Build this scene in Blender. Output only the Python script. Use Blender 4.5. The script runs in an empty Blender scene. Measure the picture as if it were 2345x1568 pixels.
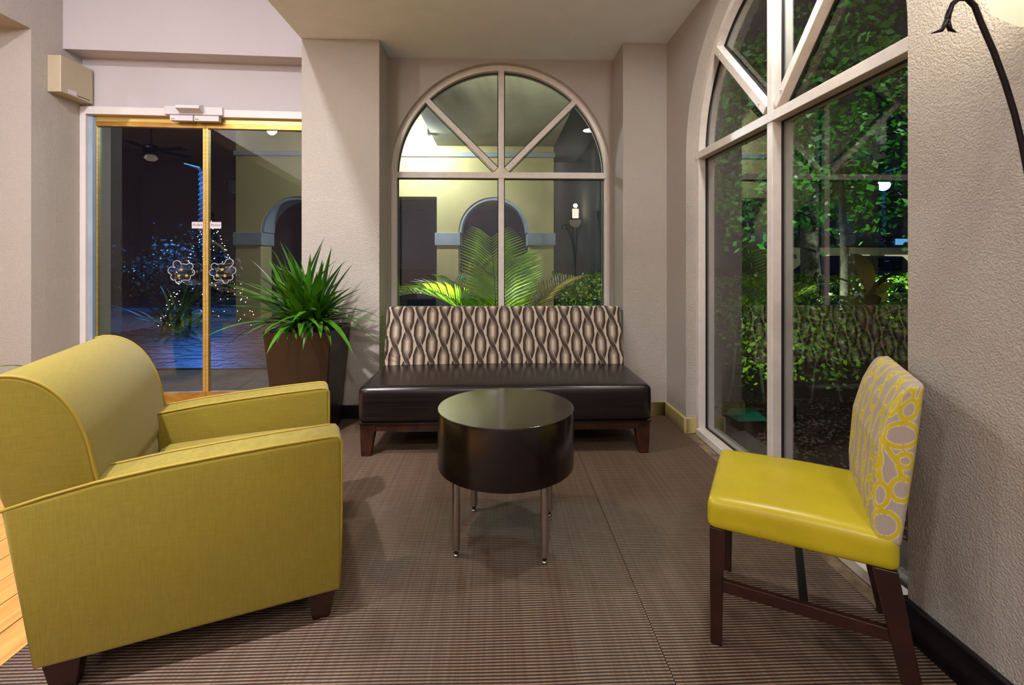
import bpy, bmesh, math, random
import numpy as np
from mathutils import Vector, Matrix
from mathutils.kdtree import KDTree

random.seed(11); rng = np.random.default_rng(11)
SC = bpy.context.scene
COL = SC.collection
R = math.radians

# ------------------------------------------------------------------ camera
cam_data = bpy.data.cameras.new('camera'); cam = bpy.data.objects.new('camera', cam_data); COL.objects.link(cam)
cam_data.sensor_fit = 'HORIZONTAL'; cam_data.sensor_width = 36.0
cam_data.lens = 36.0 * 1100.0 / 2345.0
cam_data.shift_y = -184.0 / 2345.0
cam_data.clip_start = 0.05; cam_data.clip_end = 200
cam.location = (0, 0, 1.18)
cam.rotation_euler = (R(90), 0, -R(1.72))
SC.camera = cam

# ------------------------------------------------------------------ world, exposure
SC.view_settings.view_transform = 'Standard'; SC.view_settings.look = 'None'
SC.view_settings.exposure = -0.10; SC.view_settings.gamma = 1.0
SC.view_settings.use_curve_mapping = False
w = bpy.data.worlds.new('night_sky'); SC.world = w; w.use_nodes = True
w.node_tree.nodes['Background'].inputs[0].default_value = (0.05, 0.055, 0.12, 1)
w.node_tree.nodes['Background'].inputs[1].default_value = 0.10
SC.cycles.max_bounces = 8; SC.cycles.diffuse_bounces = 5; SC.cycles.glossy_bounces = 4
SC.cycles.transparent_max_bounces = 16; SC.cycles.transmission_bounces = 8
SC.cycles.caustics_reflective = False; SC.cycles.caustics_refractive = False
SC.cycles.sample_clamp_indirect = 6.0

# ------------------------------------------------------------------ light levels (each lamp is built with its fixture below)
P_HALL = 85.0       # high hall ceiling lamps, neutral white
P_PENDANT = 42.0     # pendant lamps in the hall, the pair behind the viewer added as fill
P_NOOK_FILL = 17.0        # unseen fill downlights added in the low ceiling
P_WING = 60.0
P_TORCH = 15.0
P_PORTICO = 270.0
C_HALL = (0.98, 0.95, 1.0); C_NOOK = (1.0, 0.96, 0.90); C_WARM = (1.0, 0.84, 0.6); C_COOL = (0.80, 0.92, 1.0)

# ------------------------------------------------------------------ helpers
def lin(c):
    c = c / 255.0
    return c / 12.92 if c <= 0.04045 else ((c + 0.055) / 1.055) ** 2.4
def rgb(r, g, b): return (lin(r), lin(g), lin(b), 1.0)

MATS = {}
class N:
    """small node-graph writer"""
    def __init__(s, name):
        s.m = bpy.data.materials.new(name); s.m.use_nodes = True
        s.t = s.m.node_tree; s.b = s.t.nodes['Principled BSDF']; s.out = s.t.nodes['Material Output']
        MATS[name] = s.m
    def n(s, typ, **kw):
        x = s.t.nodes.new(typ)
        for k, v in kw.items(): setattr(x, k, v)
        return x
    def l(s, a, b): s.t.links.new(a, b)
    def coord(s, scale=(1, 1, 1), rot=(0, 0, 0), kind='Object'):
        tc = s.n('ShaderNodeTexCoord'); mp = s.n('ShaderNodeMapping')
        mp.inputs['Scale'].default_value = scale; mp.inputs['Rotation'].default_value = rot
        s.l(tc.outputs[kind], mp.inputs['Vector']); return mp.outputs['Vector']
    def noise(s, vec, scale, detail=3, rough=0.5):
        x = s.n('ShaderNodeTexNoise'); x.inputs['Scale'].default_value = scale
        x.inputs['Detail'].default_value = detail; x.inputs['Roughness'].default_value = rough
        s.l(vec, x.inputs['Vector']); return x.outputs['Fac']
    def ramp(s, fac, stops):
        x = s.n('ShaderNodeValToRGB'); e = x.color_ramp.elements
        while len(e) < len(stops): e.new(0.5)
        for i, (p, c) in enumerate(stops): e[i].position = p; e[i].color = c
        s.l(fac, x.inputs['Fac']); return x.outputs['Color']
    def mix(s, fac, a, b, mode='MIX'):
        x = s.n('ShaderNodeMix', data_type='RGBA', blend_type=mode)
        if isinstance(fac, float): x.inputs[0].default_value = fac
        else: s.l(fac, x.inputs[0])
        for v, i in ((a, 6), (b, 7)):
            if isinstance(v, tuple): x.inputs[i].default_value = v
            else: s.l(v, x.inputs[i])
        return x.outputs[2]
    def math(s, op, a, b=0.0):
        x = s.n('ShaderNodeMath', operation=op)
        for v, i in ((a, 0), (b, 1)):
            if isinstance(v, (int, float)): x.inputs[i].default_value = v
            else: s.l(v, x.inputs[i])
        return x.outputs[0]
    def bump(s, h, strength, dist=0.01):
        x = s.n('ShaderNodeBump'); x.inputs['Strength'].default_value = strength; x.inputs['Distance'].default_value = dist
        s.l(h, x.inputs['Height']); s.l(x.outputs['Normal'], s.b.inputs['Normal'])
    def base(s, c):
        if isinstance(c, tuple): s.b.inputs['Base Color'].default_value = c
        else: s.l(c, s.b.inputs['Base Color'])
    def set(s, rough=0.5, metal=0.0, spec=0.5, **kw):
        s.b.inputs['Roughness'].default_value = rough; s.b.inputs['Metallic'].default_value = metal
        s.b.inputs['Specular IOR Level'].default_value = spec
        for k, v in kw.items(): s.b.inputs[k].default_value = v
        return s.m

def flat(name, c, rough=0.5, metal=0.0, spec=0.5, vary=0.06, vscale=6.0, bump=0.0, bscale=80.0, **kw):
    s = N(name); v = s.coord()
    f = s.noise(v, vscale, 3)
    d = tuple(max(0, x * (1 - vary * 2)) for x in c[:3]) + (1,); e = tuple(x * (1 + vary) for x in c[:3]) + (1,)
    s.base(s.ramp(f, [(0.3, d), (0.7, e)]))
    if bump: s.bump(s.noise(v, bscale, 3), bump)
    return s.set(rough, metal, spec, **kw)

def stucco(name, c, strength=0.5, scale=70.0, rough=0.55):
    s = N(name); v = s.coord()
    n1 = s.noise(v, scale, 4, 0.55); n2 = s.noise(v, scale * 2.3, 2, 0.5); big = s.noise(v, 1.3, 2)
    hgt = s.ramp(n1, [(0.38, (0, 0, 0, 1)), (0.62, (1, 1, 1, 1))])
    mixh = s.mix(0.3, hgt, n2)
    d = tuple(x * 0.95 for x in c[:3]) + (1,)
    s.base(s.ramp(big, [(0.3, d), (0.7, c)]))
    s.bump(mixh, strength, 0.005)
    return s.set(rough, 0, 0.35)

def emis(name, c, strength):
    s = N(name); s.base((0.8, 0.8, 0.8, 1))
    s.b.inputs['Emission Color'].default_value = c; s.b.inputs['Emission Strength'].default_value = strength
    return s.set(0.4)

def glass_mat(name, tint=(0.93, 0.96, 0.95, 1), k=1.9, dirt=0.0):
    s = N(name)
    tr = s.n('ShaderNodeBsdfTransparent'); tr.inputs[0].default_value = tint
    gl = s.n('ShaderNodeBsdfGlossy'); gl.inputs['Roughness'].default_value = 0.0; gl.inputs[0].default_value = (1, 1, 1, 1)
    fr = s.n('ShaderNodeFresnel'); fr.inputs[0].default_value = 1.5
    ge = s.n('ShaderNodeNewGeometry')
    f = s.math('MULTIPLY', fr.outputs[0], k)
    f = s.math('MINIMUM', f, 1.0)
    f = s.math('MULTIPLY', f, s.math('SUBTRACT', 1.0, ge.outputs['Backfacing']))
    mx = s.n('ShaderNodeMixShader'); s.l(f, mx.inputs[0]); s.l(tr.outputs[0], mx.inputs[1]); s.l(gl.outputs[0], mx.inputs[2])
    last = mx.outputs[0]
    if dirt:
        df = s.n('ShaderNodeBsdfTranslucent'); df.inputs[0].default_value = (0.75, 0.8, 0.85, 1)
        sp = s.ramp(s.noise(s.coord(), 240, 2), [(0.60, (0, 0, 0, 1)), (0.72, (1, 1, 1, 1))])
        bl = s.ramp(s.noise(s.coord(), 2.0, 4), [(0.40, (0, 0, 0, 1)), (0.75, (1, 1, 1, 1))])
        q = s.n('ShaderNodeSeparateColor'); s.l(s.mix(1.0, sp, bl, 'MULTIPLY'), q.inputs[0])
        q2 = s.n('ShaderNodeSeparateColor'); s.l(bl, q2.inputs[0])
        ff = s.math('ADD', s.math('MULTIPLY', q.outputs[0], dirt), s.math('MULTIPLY', q2.outputs[0], dirt * 0.12))
        m2 = s.n('ShaderNodeMixShader'); s.l(ff, m2.inputs[0]); s.l(last, m2.inputs[1]); s.l(df.outputs[0], m2.inputs[2]); last = m2.outputs[0]
    s.l(last, s.out.inputs[0]); return s.m

class MB:
    def __init__(s): s.v = []; s.f = []
    def add(s, v, f):
        o = len(s.v); s.v += [tuple(p) for p in v]; s.f += [tuple(i + o for i in q) for q in f]; return s
    def box(s, x0, x1, y0, y1, z0, z1):
        v = [(x, y, z) for z in (z0, z1) for y in (y0, y1) for x in (x0, x1)]
        return s.add(v, [(0, 2, 3, 1), (4, 5, 7, 6), (0, 1, 5, 4), (2, 6, 7, 3), (0, 4, 6, 2), (1, 3, 7, 5)])
    def hexa(s, bot, top):
        return s.add(list(bot) + list(top), [(3, 2, 1, 0), (4, 5, 6, 7), (0, 1, 5, 4), (1, 2, 6, 5), (2, 3, 7, 6), (3, 0, 4, 7)])
    def prism(s, poly, P, a, b):
        """poly: 2D points (ccw), P(u,v,w)->xyz, from w=a to w=b"""
        n = len(poly)
        v = [P(u, t, a) for u, t in poly] + [P(u, t, b) for u, t in poly]
        f = [tuple(range(n - 1, -1, -1)), tuple(range(n, 2 * n))] + [(i, (i + 1) % n, n + (i + 1) % n, n + i) for i in range(n)]
        return s.add(v, f)
    def tube(s, pts, r, n=8, cap=True, flatten=None):
        pts = [Vector(p) for p in pts]; m = len(pts); rs = r if isinstance(r, (list, tuple)) else [r] * m
        up = Vector((0, 0, 1)); rings = []; prev = None
        for i, p in enumerate(pts):
            d = (pts[min(i + 1, m - 1)] - pts[max(i - 1, 0)]).normalized()
            if prev is None: a = d.cross(up if abs(d.z) < 0.95 else Vector((1, 0, 0))).normalized()
            else: a = (prev - d * prev.dot(d)).normalized()
            prev = a; b = d.cross(a)
            rings.append([p + (a * math.cos(2 * math.pi * k / n) + b * math.sin(2 * math.pi * k / n)) * rs[i] for k in range(n)])
        v = [q for rg in rings for q in rg]; f = []
        for i in range(m - 1):
            for k in range(n): f.append((i * n + k, i * n + (k + 1) % n, (i + 1) * n + (k + 1) % n, (i + 1) * n + k))
        if cap: f.append(tuple(range(n - 1, -1, -1))); f.append(tuple((m - 1) * n + k for k in range(n)))
        return s.add(v, f)
    def lathe(s, prof, c=(0, 0, 0), n=32):
        v = []; f = []; m = len(prof)
        for k in range(n):
            a = 2 * math.pi * k / n
            for r, z in prof: v.append((c[0] + r * math.cos(a), c[1] + r * math.sin(a), c[2] + z))
        for k in range(n):
            k2 = (k + 1) % n
            for i in range(m - 1): f.append((k * m + i, k2 * m + i, k2 * m + i + 1, k * m + i + 1))
        return s.add(v, f)
    def build(s, name, mat, parent=None, smooth=False, bevel=0.0, seg=2, mw=None):
        me = bpy.data.meshes.new(name); me.from_pydata(s.v, [], s.f)
        bm = bmesh.new(); bm.from_mesh(me); bmesh.ops.remove_doubles(bm, verts=bm.verts, dist=1e-6)
        bmesh.ops.recalc_face_normals(bm, faces=bm.faces); bm.to_mesh(me); bm.free()
        return link(name, me, mat, parent, smooth, bevel, seg, mw)

def link(name, me, mat, parent=None, smooth=False, bevel=0.0, seg=2, mw=None):
    if mat is not None:
        me.materials.clear(); me.materials.append(MATS[mat] if isinstance(mat, str) else mat)
    if smooth: me.shade_smooth()
    o = bpy.data.objects.new(name, me); COL.objects.link(o)
    if parent is not None: o.parent = parent
    if mw is not None: o.matrix_world = mw
    if bevel:
        b = o.modifiers.new('bevel', 'BEVEL'); b.width = bevel; b.segments = seg; b.limit_method = 'ANGLE'; b.angle_limit = R(40)
        me.shade_smooth()
        b.harden_normals = True
    return o
def raw(name, v, f, mat, parent=None, smooth=False):
    me = bpy.data.meshes.new(name); me.from_pydata(v, [], f); me.update()
    return link(name, me, mat, parent, smooth)
def empty(name, loc=(0, 0, 0), rz=0.0, parent=None):
    o = bpy.data.objects.new(name, None); COL.objects.link(o); o.location = loc; o.rotation_euler = (0, 0, rz)
    o.empty_display_size = 0.1
    if parent is not None: o.parent = parent
    return o
def tag(o, label, cat, group=None, kind=None):
    o['label'] = label
    if cat: o['category'] = cat
    if group: o['group'] = group
    if kind: o['kind'] = kind
    return o
def thing(name, label, cat, loc=(0, 0, 0), rz=0.0, group=None): return tag(empty(name, loc, rz), label, cat, group)
def struct(o, label, cat): return tag(o, label, cat, None, 'structure')
def stuff(o): o['kind'] = 'stuff'; return o

def rbox(h, r, n, deform=None, color=None):
    """rounded box as a dense grid; h half sizes, r radius, n cells; deform(P)->P ; color(P0)->rgb ; arrays (k,3)"""
    V = []; F = []; off = 0
    for ax in range(3):
        a, b = [i for i in range(3) if i != ax]
        for sg in (-1, 1):
            A = np.linspace(-h[a], h[a], n[a] + 1); B = np.linspace(-h[b], h[b], n[b] + 1)
            ga, gb = np.meshgrid(A, B, indexing='ij'); p = np.zeros((ga.size, 3))
            p[:, a] = ga.ravel(); p[:, b] = gb.ravel(); p[:, ax] = sg * h[ax]
            i = np.arange(n[a])[:, None] * (n[b] + 1) + np.arange(n[b])[None, :]; i = i.ravel()
            q = np.stack([i, i + n[b] + 1, i + n[b] + 2, i + 1], 1)
            flip = (sg > 0) == (ax == 1)
            if flip: q = q[:, ::-1]
            V.append(p); F.append(q + off); off += len(p)
    V = np.concatenate(V); F = np.concatenate(F)
    key = np.round(V * 1e5).astype(np.int64); _, first, inv = np.unique(key, axis=0, return_index=True, return_inverse=True)
    inv = inv.reshape(-1); V = V[first]; F = inv[F]
    P0 = V.copy(); hh = np.array(h); inner = np.maximum(hh - r, 1e-6); q = np.clip(V, -inner, inner); d = V - q
    ln = np.linalg.norm(d, axis=1, keepdims=True); ln[ln == 0] = 1; P = q + d / ln * r
    flatm = (np.linalg.norm(d, axis=1) == 0); P[flatm] = V[flatm]
    if deform is not None: P = deform(P.copy())
    return P, F, (color(P0, P) if color else None)
def rbuild(name, mat, parent, h, r, n, deform=None, color=None):
    P, F, C = rbox(h, r, n, deform, color)
    me = bpy.data.meshes.new(name); me.from_pydata(P.tolist(), [], F.tolist())
    if C is not None:
        at = me.color_attributes.new('print', 'FLOAT_COLOR', 'POINT')
        at.data.foreach_set('color', np.concatenate([C, np.ones((len(C), 1))], 1).astype(np.float32).ravel())
    return link(name, me, mat, parent, True)

def fillet(pts, radii, n=6):
    out = []; m = len(pts)
    for i in range(m):
        p = Vector(pts[i]); a = Vector(pts[i - 1]); b = Vector(pts[(i + 1) % m]); r = radii[i] if isinstance(radii, (list, tuple)) else radii
        if r <= 0: out.append(tuple(p)); continue
        u = (a - p).normalized(); v = (b - p).normalized()
        for k in range(n + 1):
            t = k / n; q = p + u * r * (1 - t) ** 2 + v * r * t * t; out.append((q.x, q.y))
    return out
def loft(mb, prof, P, t0, t1, rnd, n=4):
    """closed 2D profile lofted from t0 to t1 with softly rounded ends"""
    pr = [Vector(p) for p in prof]; m = len(pr)
    area = sum(pr[i].x * pr[(i + 1) % m].y - pr[(i + 1) % m].x * pr[i].y for i in range(m)); sgn = 1 if area > 0 else -1
    nrm = []
    for i in range(m):
        d = (pr[(i + 1) % m] - pr[i - 1]); d = d.normalized() if d.length > 1e-9 else Vector((1, 0)); nrm.append(Vector((-d.y, d.x)) * sgn)
    secs = [(t0 + rnd * (1 - math.sin(math.pi / 2 * k / n)), rnd * (1 - math.cos(math.pi / 2 * k / n))) for k in range(n, -1, -1)]
    secs = [(t0 + rnd * (1 - math.cos(math.pi / 2 * k / n)), rnd * (1 - math.sin(math.pi / 2 * k / n))) for k in range(n + 1)]
    secs += [(t0 + t1 - t, o) for t, o in reversed(secs)]
    v = []; f = []
    for t, o in secs: v += [P(*(pr[i] + nrm[i] * o), t) for i in range(m)]
    for j in range(len(secs) - 1):
        for i in range(m): f.append((j * m + i, j * m + (i + 1) % m, (j + 1) * m + (i + 1) % m, (j + 1) * m + i))
    f.append(tuple(range(m - 1, -1, -1))); f.append(tuple((len(secs) - 1) * m + i for i in range(m)))
    return mb.add(v, f)

def text_mesh(name, body, size, mat, parent, mw_local):
    cu = bpy.data.curves.new(name, 'FONT'); cu.body = body; cu.size = size; cu.align_x = 'CENTER'; cu.align_y = 'CENTER'; cu.extrude = 0.0004
    t = bpy.data.objects.new(name, cu); COL.objects.link(t)
    dg = bpy.context.evaluated_depsgraph_get(); me = bpy.data.meshes.new_from_object(t.evaluated_get(dg))
    bpy.data.objects.remove(t); bpy.data.curves.remove(cu)
    o = link(name, me, mat, parent); o.matrix_local = mw_local; return o

def area_light(name, loc, power, color, size, parent=None, rot=(0, 0, 0), shape='DISK', spread=180):
    ld = bpy.data.lights.new(name, 'AREA'); ld.energy = power; ld.color = color; ld.shape = shape; ld.size = size; ld.spread = R(spread)
    o = bpy.data.objects.new(name, ld); COL.objects.link(o); o.location = loc; o.rotation_euler = rot
    if parent is not None: o.parent = parent
    return o
def point_light(name, loc, power, color, radius, parent=None):
    ld = bpy.data.lights.new(name, 'POINT'); ld.energy = power; ld.color = color; ld.shadow_soft_size = radius
    o = bpy.data.objects.new(name, ld); COL.objects.link(o); o.location = loc
    if parent is not None: o.parent = parent
    return o
def spot_light(name, loc, target, power, color, angle, radius=0.05, blend=0.6, parent=None):
    ld = bpy.data.lights.new(name, 'SPOT'); ld.energy = power; ld.color = color; ld.spot_size = R(angle); ld.spot_blend = blend; ld.shadow_soft_size = radius
    o = bpy.data.objects.new(name, ld); COL.objects.link(o); o.location = loc
    o.rotation_euler = (Vector(target) - Vector(loc)).to_track_quat('-Z', 'Y').to_euler()
    if parent is not None: o.parent = parent
    return o

# ------------------------------------------------------------------ materials
stucco('wall_paint', rgb(186, 177, 167), 0.75, 150)
stucco('wall_smooth', rgb(186, 179, 180), 0.2, 90)
flat('ceiling_paint', rgb(228, 234, 244), 0.8, vary=0.02, bump=0.08, bscale=120)
flat('hall_ceiling_paint', rgb(200, 195, 190), 0.85, vary=0.02)
flat('window_paint', rgb(222, 212, 204), 0.35, vary=0.04, vscale=20)
flat('gasket_rubber', rgb(24, 20, 24), 0.5)
flat('black_base', rgb(14, 11, 14), 0.32, spec=0.5)
flat('beige_base', rgb(186, 168, 112), 0.45, vary=0.08, vscale=9)
flat('white_metal', rgb(214, 208, 206), 0.35, vary=0.02)
flat('white_plastic', rgb(206, 202, 205), 0.4, vary=0.02)
flat('beige_metal', rgb(178, 164, 138), 0.45, vary=0.02)
flat('blue_film', rgb(150, 165, 182), 0.4)
flat('dark_wood', rgb(46, 21, 15), 0.32, vary=0.25, vscale=12)
flat('mahogany', rgb(58, 29, 17), 0.32, vary=0.3, vscale=14)
flat('black_rubber', rgb(12, 12, 12), 0.6)
flat('steel', rgb(190, 184, 176), 0.28, metal=1.0, vary=0.05)
flat('iron', rgb(40, 33, 36), 0.35, metal=0.7, vary=0.1)
flat('print_dark', rgb(70, 64, 72), 0.6)
flat('sticker', rgb(205, 196, 205), 0.5, vary=0.02)
flat('planter_brown', rgb(34, 20, 12), 0.34, spec=0.5, vary=0.06)
flat('soil', rgb(40, 28, 20), 0.95, vary=0.3, vscale=40, bump=0.6)
flat('tape_brown', rgb(60, 48, 40), 0.6)

s = N('brass'); v = s.coord((1, 1, 30)); s.base(s.ramp(s.noise(v, 3, 3), [(0.3, rgb(206, 168, 84)), (0.7, rgb(228, 200, 128))])); s.set(0.34, 0.75)
s = N('brass_worn'); v = s.coord((1, 1, 3)); s.base(s.ramp(s.noise(v, 5, 4), [(0.35, rgb(170, 118, 46)), (0.7, rgb(214, 176, 96))])); s.set(0.38, 0.75)

# carpet: fine ribs along x, thin threads along y, soft wear
def carpet(name, phase):
    s = N(name); v = s.coord()
    sx = s.n('ShaderNodeSeparateXYZ'); s.l(v, sx.inputs[0])
    yv = s.math('ADD', sx.outputs['Y'], s.math('MULTIPLY', s.noise(v, 1.2, 2), 0.03))
    yv = s.math('ADD', yv, phase)
    rib = s.math('MULTIPLY', s.math('ADD', s.math('SINE', s.math('MULTIPLY', yv, 2 * math.pi / 0.0115)), 1.0), 0.5)
    thr = s.math('MULTIPLY', s.math('ADD', s.math('SINE', s.math('MULTIPLY', sx.outputs['X'], 2 * math.pi / 0.006)), 1.0), 0.5)
    st = s.noise(s.coord((60, 0.6, 1)), 1.6, 2)
    fib = s.noise(s.coord((220, 700, 1)), 1.0, 2)
    wear = s.noise(v, 0.9, 4)
    light = s.ramp(st, [(0.25, rgb(120, 92, 72)), (0.5, rgb(140, 114, 90)), (0.8, rgb(156, 138, 116))])
    light = s.mix(s.math('MULTIPLY', thr, 0.35), light, rgb(112, 88, 74))
    dark = s.mix(s.math('MULTIPLY', st, 0.5), rgb(24, 16, 13), rgb(48, 33, 25))
    c = s.mix(s.ramp(rib, [(0.28, (0, 0, 0, 1)), (0.72, (1, 1, 1, 1))]), dark, light)
    c = s.mix(s.math('MULTIPLY', fib, 0.22), c, rgb(80, 60, 47))
    c = s.mix(s.math('MULTIPLY', wear, 0.25), c, rgb(72, 50, 38))
    s.base(c); s.bump(s.math('ADD', rib, s.math('MULTIPLY', fib, 0.5)), 0.6, 0.003)
    s.set(0.62, 0, 0.35)
carpet('carpet_a', 0.0); carpet('carpet_b', 0.004)

s = N('oak'); v = s.coord((14, 1.2, 1)); oi = s.n('ShaderNodeObjectInfo')
g = s.noise(v, 3, 4)
s.base(s.mix(s.math('MULTIPLY', oi.outputs['Random'], 0.5), s.ramp(g, [(0.3, rgb(176, 122, 56)), (0.7, rgb(214, 164, 90))]), rgb(190, 140, 74)))
s.set(0.3, 0, 0.4)

def weave(name, c, hi, rough=0.75, scale=900.0, sheen=0.15):
    s = N(name); v = s.coord()
    a = s.noise(s.coord((scale, scale, 25)), 1, 1); b = s.noise(s.coord((25, 25, scale)), 1, 1); big = s.noise(v, 3, 3)
    m = s.math('MULTIPLY', s.math('ADD', a, b), 0.5)
    cc = s.ramp(m, [(0.36, c), (0.64, hi)])
    d = tuple(x * 0.9 for x in c[:3]) + (1,)
    s.base(s.mix(s.math('MULTIPLY', big, 0.35), cc, d))
    s.bump(m, 0.25, 0.002)
    s.b.inputs['Sheen Weight'].default_value = sheen
    return s.set(rough, 0, 0.2)
weave('mustard', rgb(123, 107, 25), rgb(143, 127, 44), scale=1500.0)
flat('mustard_cord', rgb(150, 128, 36), 0.7)
s = N('yellow_vinyl'); v = s.coord(); s.base(s.ramp(s.noise(v, 5, 3), [(0.3, rgb(168, 150, 22)), (0.7, rgb(184, 167, 32))])); s.bump(s.noise(v, 500, 2), 0.06, 0.002); s.set(0.34, 0, 0.45)

# black leather with streaks along the seat
s = N('black_leather'); v = s.coord((1.0, 60, 60)); n1 = s.noise(v, 1.5, 4, 0.6)
s.base(s.ramp(n1, [(0.3, rgb(15, 10, 12)), (0.7, rgb(34, 24, 25))])); s.bump(n1, 0.12, 0.004); s.set(0.26, 0, 0.5)

# near-black stained wood drum, glossy
s = N('espresso'); v = s.coord((3, 3, 60)); n1 = s.noise(v, 2, 4, 0.6); sp = s.noise(s.coord(), 180, 2)
s.base(s.ramp(n1, [(0.3, rgb(14, 8, 7)), (0.7, rgb(27, 15, 12))])); s.bump(s.noise(s.coord((1, 8, 1)), 60, 3), 0.05, 0.002); s.set(0.22, 0, 0.5)

s = N('espresso_top'); n1 = s.noise(s.coord((2, 30, 1)), 3, 4); s.base(s.ramp(n1, [(0.3, rgb(40, 30, 22)), (0.7, rgb(58, 46, 34))]))
s.bump(s.noise(s.coord(), 260, 2), 0.03, 0.002); s.set(0.12, 0, 0.6)

def printed(name, rough=0.8):
    s = N(name); a = s.n('ShaderNodeAttribute'); a.attribute_name = 'print'
    f = s.noise(s.coord(), 700, 2)
    s.base(s.mix(s.math('MULTIPLY', f, 0.3), a.outputs['Color'], (0.25, 0.2, 0.17, 1), 'MULTIPLY'))
    s.bump(f, 0.2, 0.001); s.set(rough, 0, 0.2)
printed('chain_print'); printed('loop_print', 0.7)

def leafy(name, c0, c1, rough=0.4, trans=0.0):
    s = N(name); oi = s.n('ShaderNodeObjectInfo'); ge = s.n('ShaderNodeNewGeometry')
    f = s.math('ADD', s.math('MULTIPLY', s.noise(s.coord(), 7, 2), 0.6), s.math('MULTIPLY', ge.outputs['Random Per Island'], 0.4))
    s.base(s.ramp(f, [(0.25, c0), (0.75, c1)])); s.set(rough, 0, 0.4)
    if trans: s.b.inputs['Subsurface Weight'].default_value = 0.0
    return s.m
leafy('strap_leaf', rgb(26, 74, 14), rgb(84, 140, 36), 0.35)
leafy('pothos_leaf', rgb(60, 120, 20), rgb(140, 180, 60), 0.35)
leafy('palm_leaf', rgb(84, 140, 10), rgb(164, 205, 30), 0.4)
leafy('palm_leaf_dry', rgb(120, 112, 40), rgb(170, 150, 70), 0.5)
leafy('tree_leaf', rgb(24, 92, 24), rgb(70, 150, 40), 0.4)
leafy('hedge_leaf', rgb(40, 96, 16), rgb(120, 160, 30), 0.4)
leafy('hedge_leaf_back', rgb(34, 84, 14), rgb(110, 150, 30), 0.4)
leafy('ti_leaf', rgb(80, 60, 26), rgb(130, 120, 36), 0.35)
leafy('fir_needle', rgb(16, 40, 22), rgb(40, 80, 40), 0.6)
flat('night_leaf', rgb(84, 92, 92), 0.5, vary=0.2)
flat('red_flower', rgb(200, 40, 20), 0.5)
flat('bark', rgb(96, 92, 78), 0.9, vary=0.3, vscale=20, bump=0.8, bscale=40)
flat('stem', rgb(60, 70, 24), 0.7)
flat('mulch', rgb(70, 44, 34), 0.95, vary=0.4, vscale=30, bump=0.8, bscale=60)
flat('pebble', rgb(120, 104, 88), 0.8, vary=0.3, vscale=8)
flat('concrete', rgb(120, 116, 108), 0.85, vary=0.12, vscale=4, bump=0.2)
flat('sill_concrete', rgb(128, 108, 84), 0.9, vary=0.25, vscale=14, bump=0.5, bscale=50)
flat('cobble', rgb(84, 84, 92), 0.35, vary=0.2, vscale=3, bump=0.3, bscale=30)
flat('asphalt', rgb(44, 44, 50), 0.8, vary=0.2)
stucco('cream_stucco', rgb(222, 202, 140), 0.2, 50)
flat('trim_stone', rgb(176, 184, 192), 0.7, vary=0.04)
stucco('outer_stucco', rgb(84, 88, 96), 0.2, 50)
flat('portico_ceiling', rgb(150, 146, 130), 0.8, vary=0.03)
flat('grey_bin', rgb(140, 138, 122), 0.6)
flat('green_box', rgb(40, 150, 120), 0.5)
flat('fan_dark', rgb(40, 30, 26), 0.4)
flat('far_wall', rgb(190, 186, 130), 0.8)
flat('car_paint', rgb(80, 130, 190), 0.2, metal=0.3)
flat('car_glass', rgb(18, 20, 26), 0.08)
flat('snow_ribbon', rgb(150, 140, 130), 0.8)
glass_mat('clear_glass', k=1.9, dirt=0.0)
glass_mat('dusty_glass', k=1.7, dirt=0.10)
glass_mat('door_glass', tint=(0.80, 0.83, 0.85, 1), k=2.0, dirt=0.02)
s = N('acrylic'); s.base((0.95, 0.96, 1.0, 1)); s.set(0.04, 0, 0.5, **{'Transmission Weight': 1.0, 'IOR': 1.35})
s = N('acrylic_edge_glint'); s.base(rgb(225, 225, 235)); s.set(0.25, 0, 0.5, **{'Transmission Weight': 0.35})  # pale colour stands in for light caught on the edges
s = N('frosted_glass'); s.base(rgb(236, 228, 205)); s.b.inputs['Emission Color'].default_value = (1.0, 0.86, 0.6, 1); s.b.inputs['Emission Strength'].default_value = 0.9; s.set(0.5)
emis('lamp_glow', (1.0, 0.9, 0.7, 1), 14.0)
emis('hall_lamp_glow', (1.0, 0.95, 0.92, 1), 6.0)
emis('nook_lamp_glow', (1.0, 0.9, 0.72, 1), 6.0)
emis('cool_glow', (0.85, 0.95, 1.0, 1), 60.0)
emis('fairy_glow', (1.0, 0.72, 0.4, 1), 130.0)
emis('blue_glow', (0.10, 0.42, 1.0, 1), 1.6)
emis('star_glow', (1.0, 0.97, 0.9, 1), 30.0)
emis('far_window_glow', (0.9, 0.88, 0.5, 1), 0.55)
emis('blue_sign_glow', (0.1, 0.5, 1.0, 1), 0.8)
emis('red_glow', (1.0, 0.1, 0.12, 1), 1.2)

# ================================================================== SETTING
XL, XR = -3.30, 1.305          # hall left wall, right wall faces
YP, YB = 3.67, 3.99            # pillar fronts, alcove back wall
ZC, ZH = 2.866, 3.85           # low ceiling, hall ceiling
XP0, XP1 = -0.895, 0.965       # alcove inner sides
XS = -1.48                     # left face of left pillar = edge of low ceiling
YS = 0.1                      # front edge of the low ceiling (behind the camera)

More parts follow.
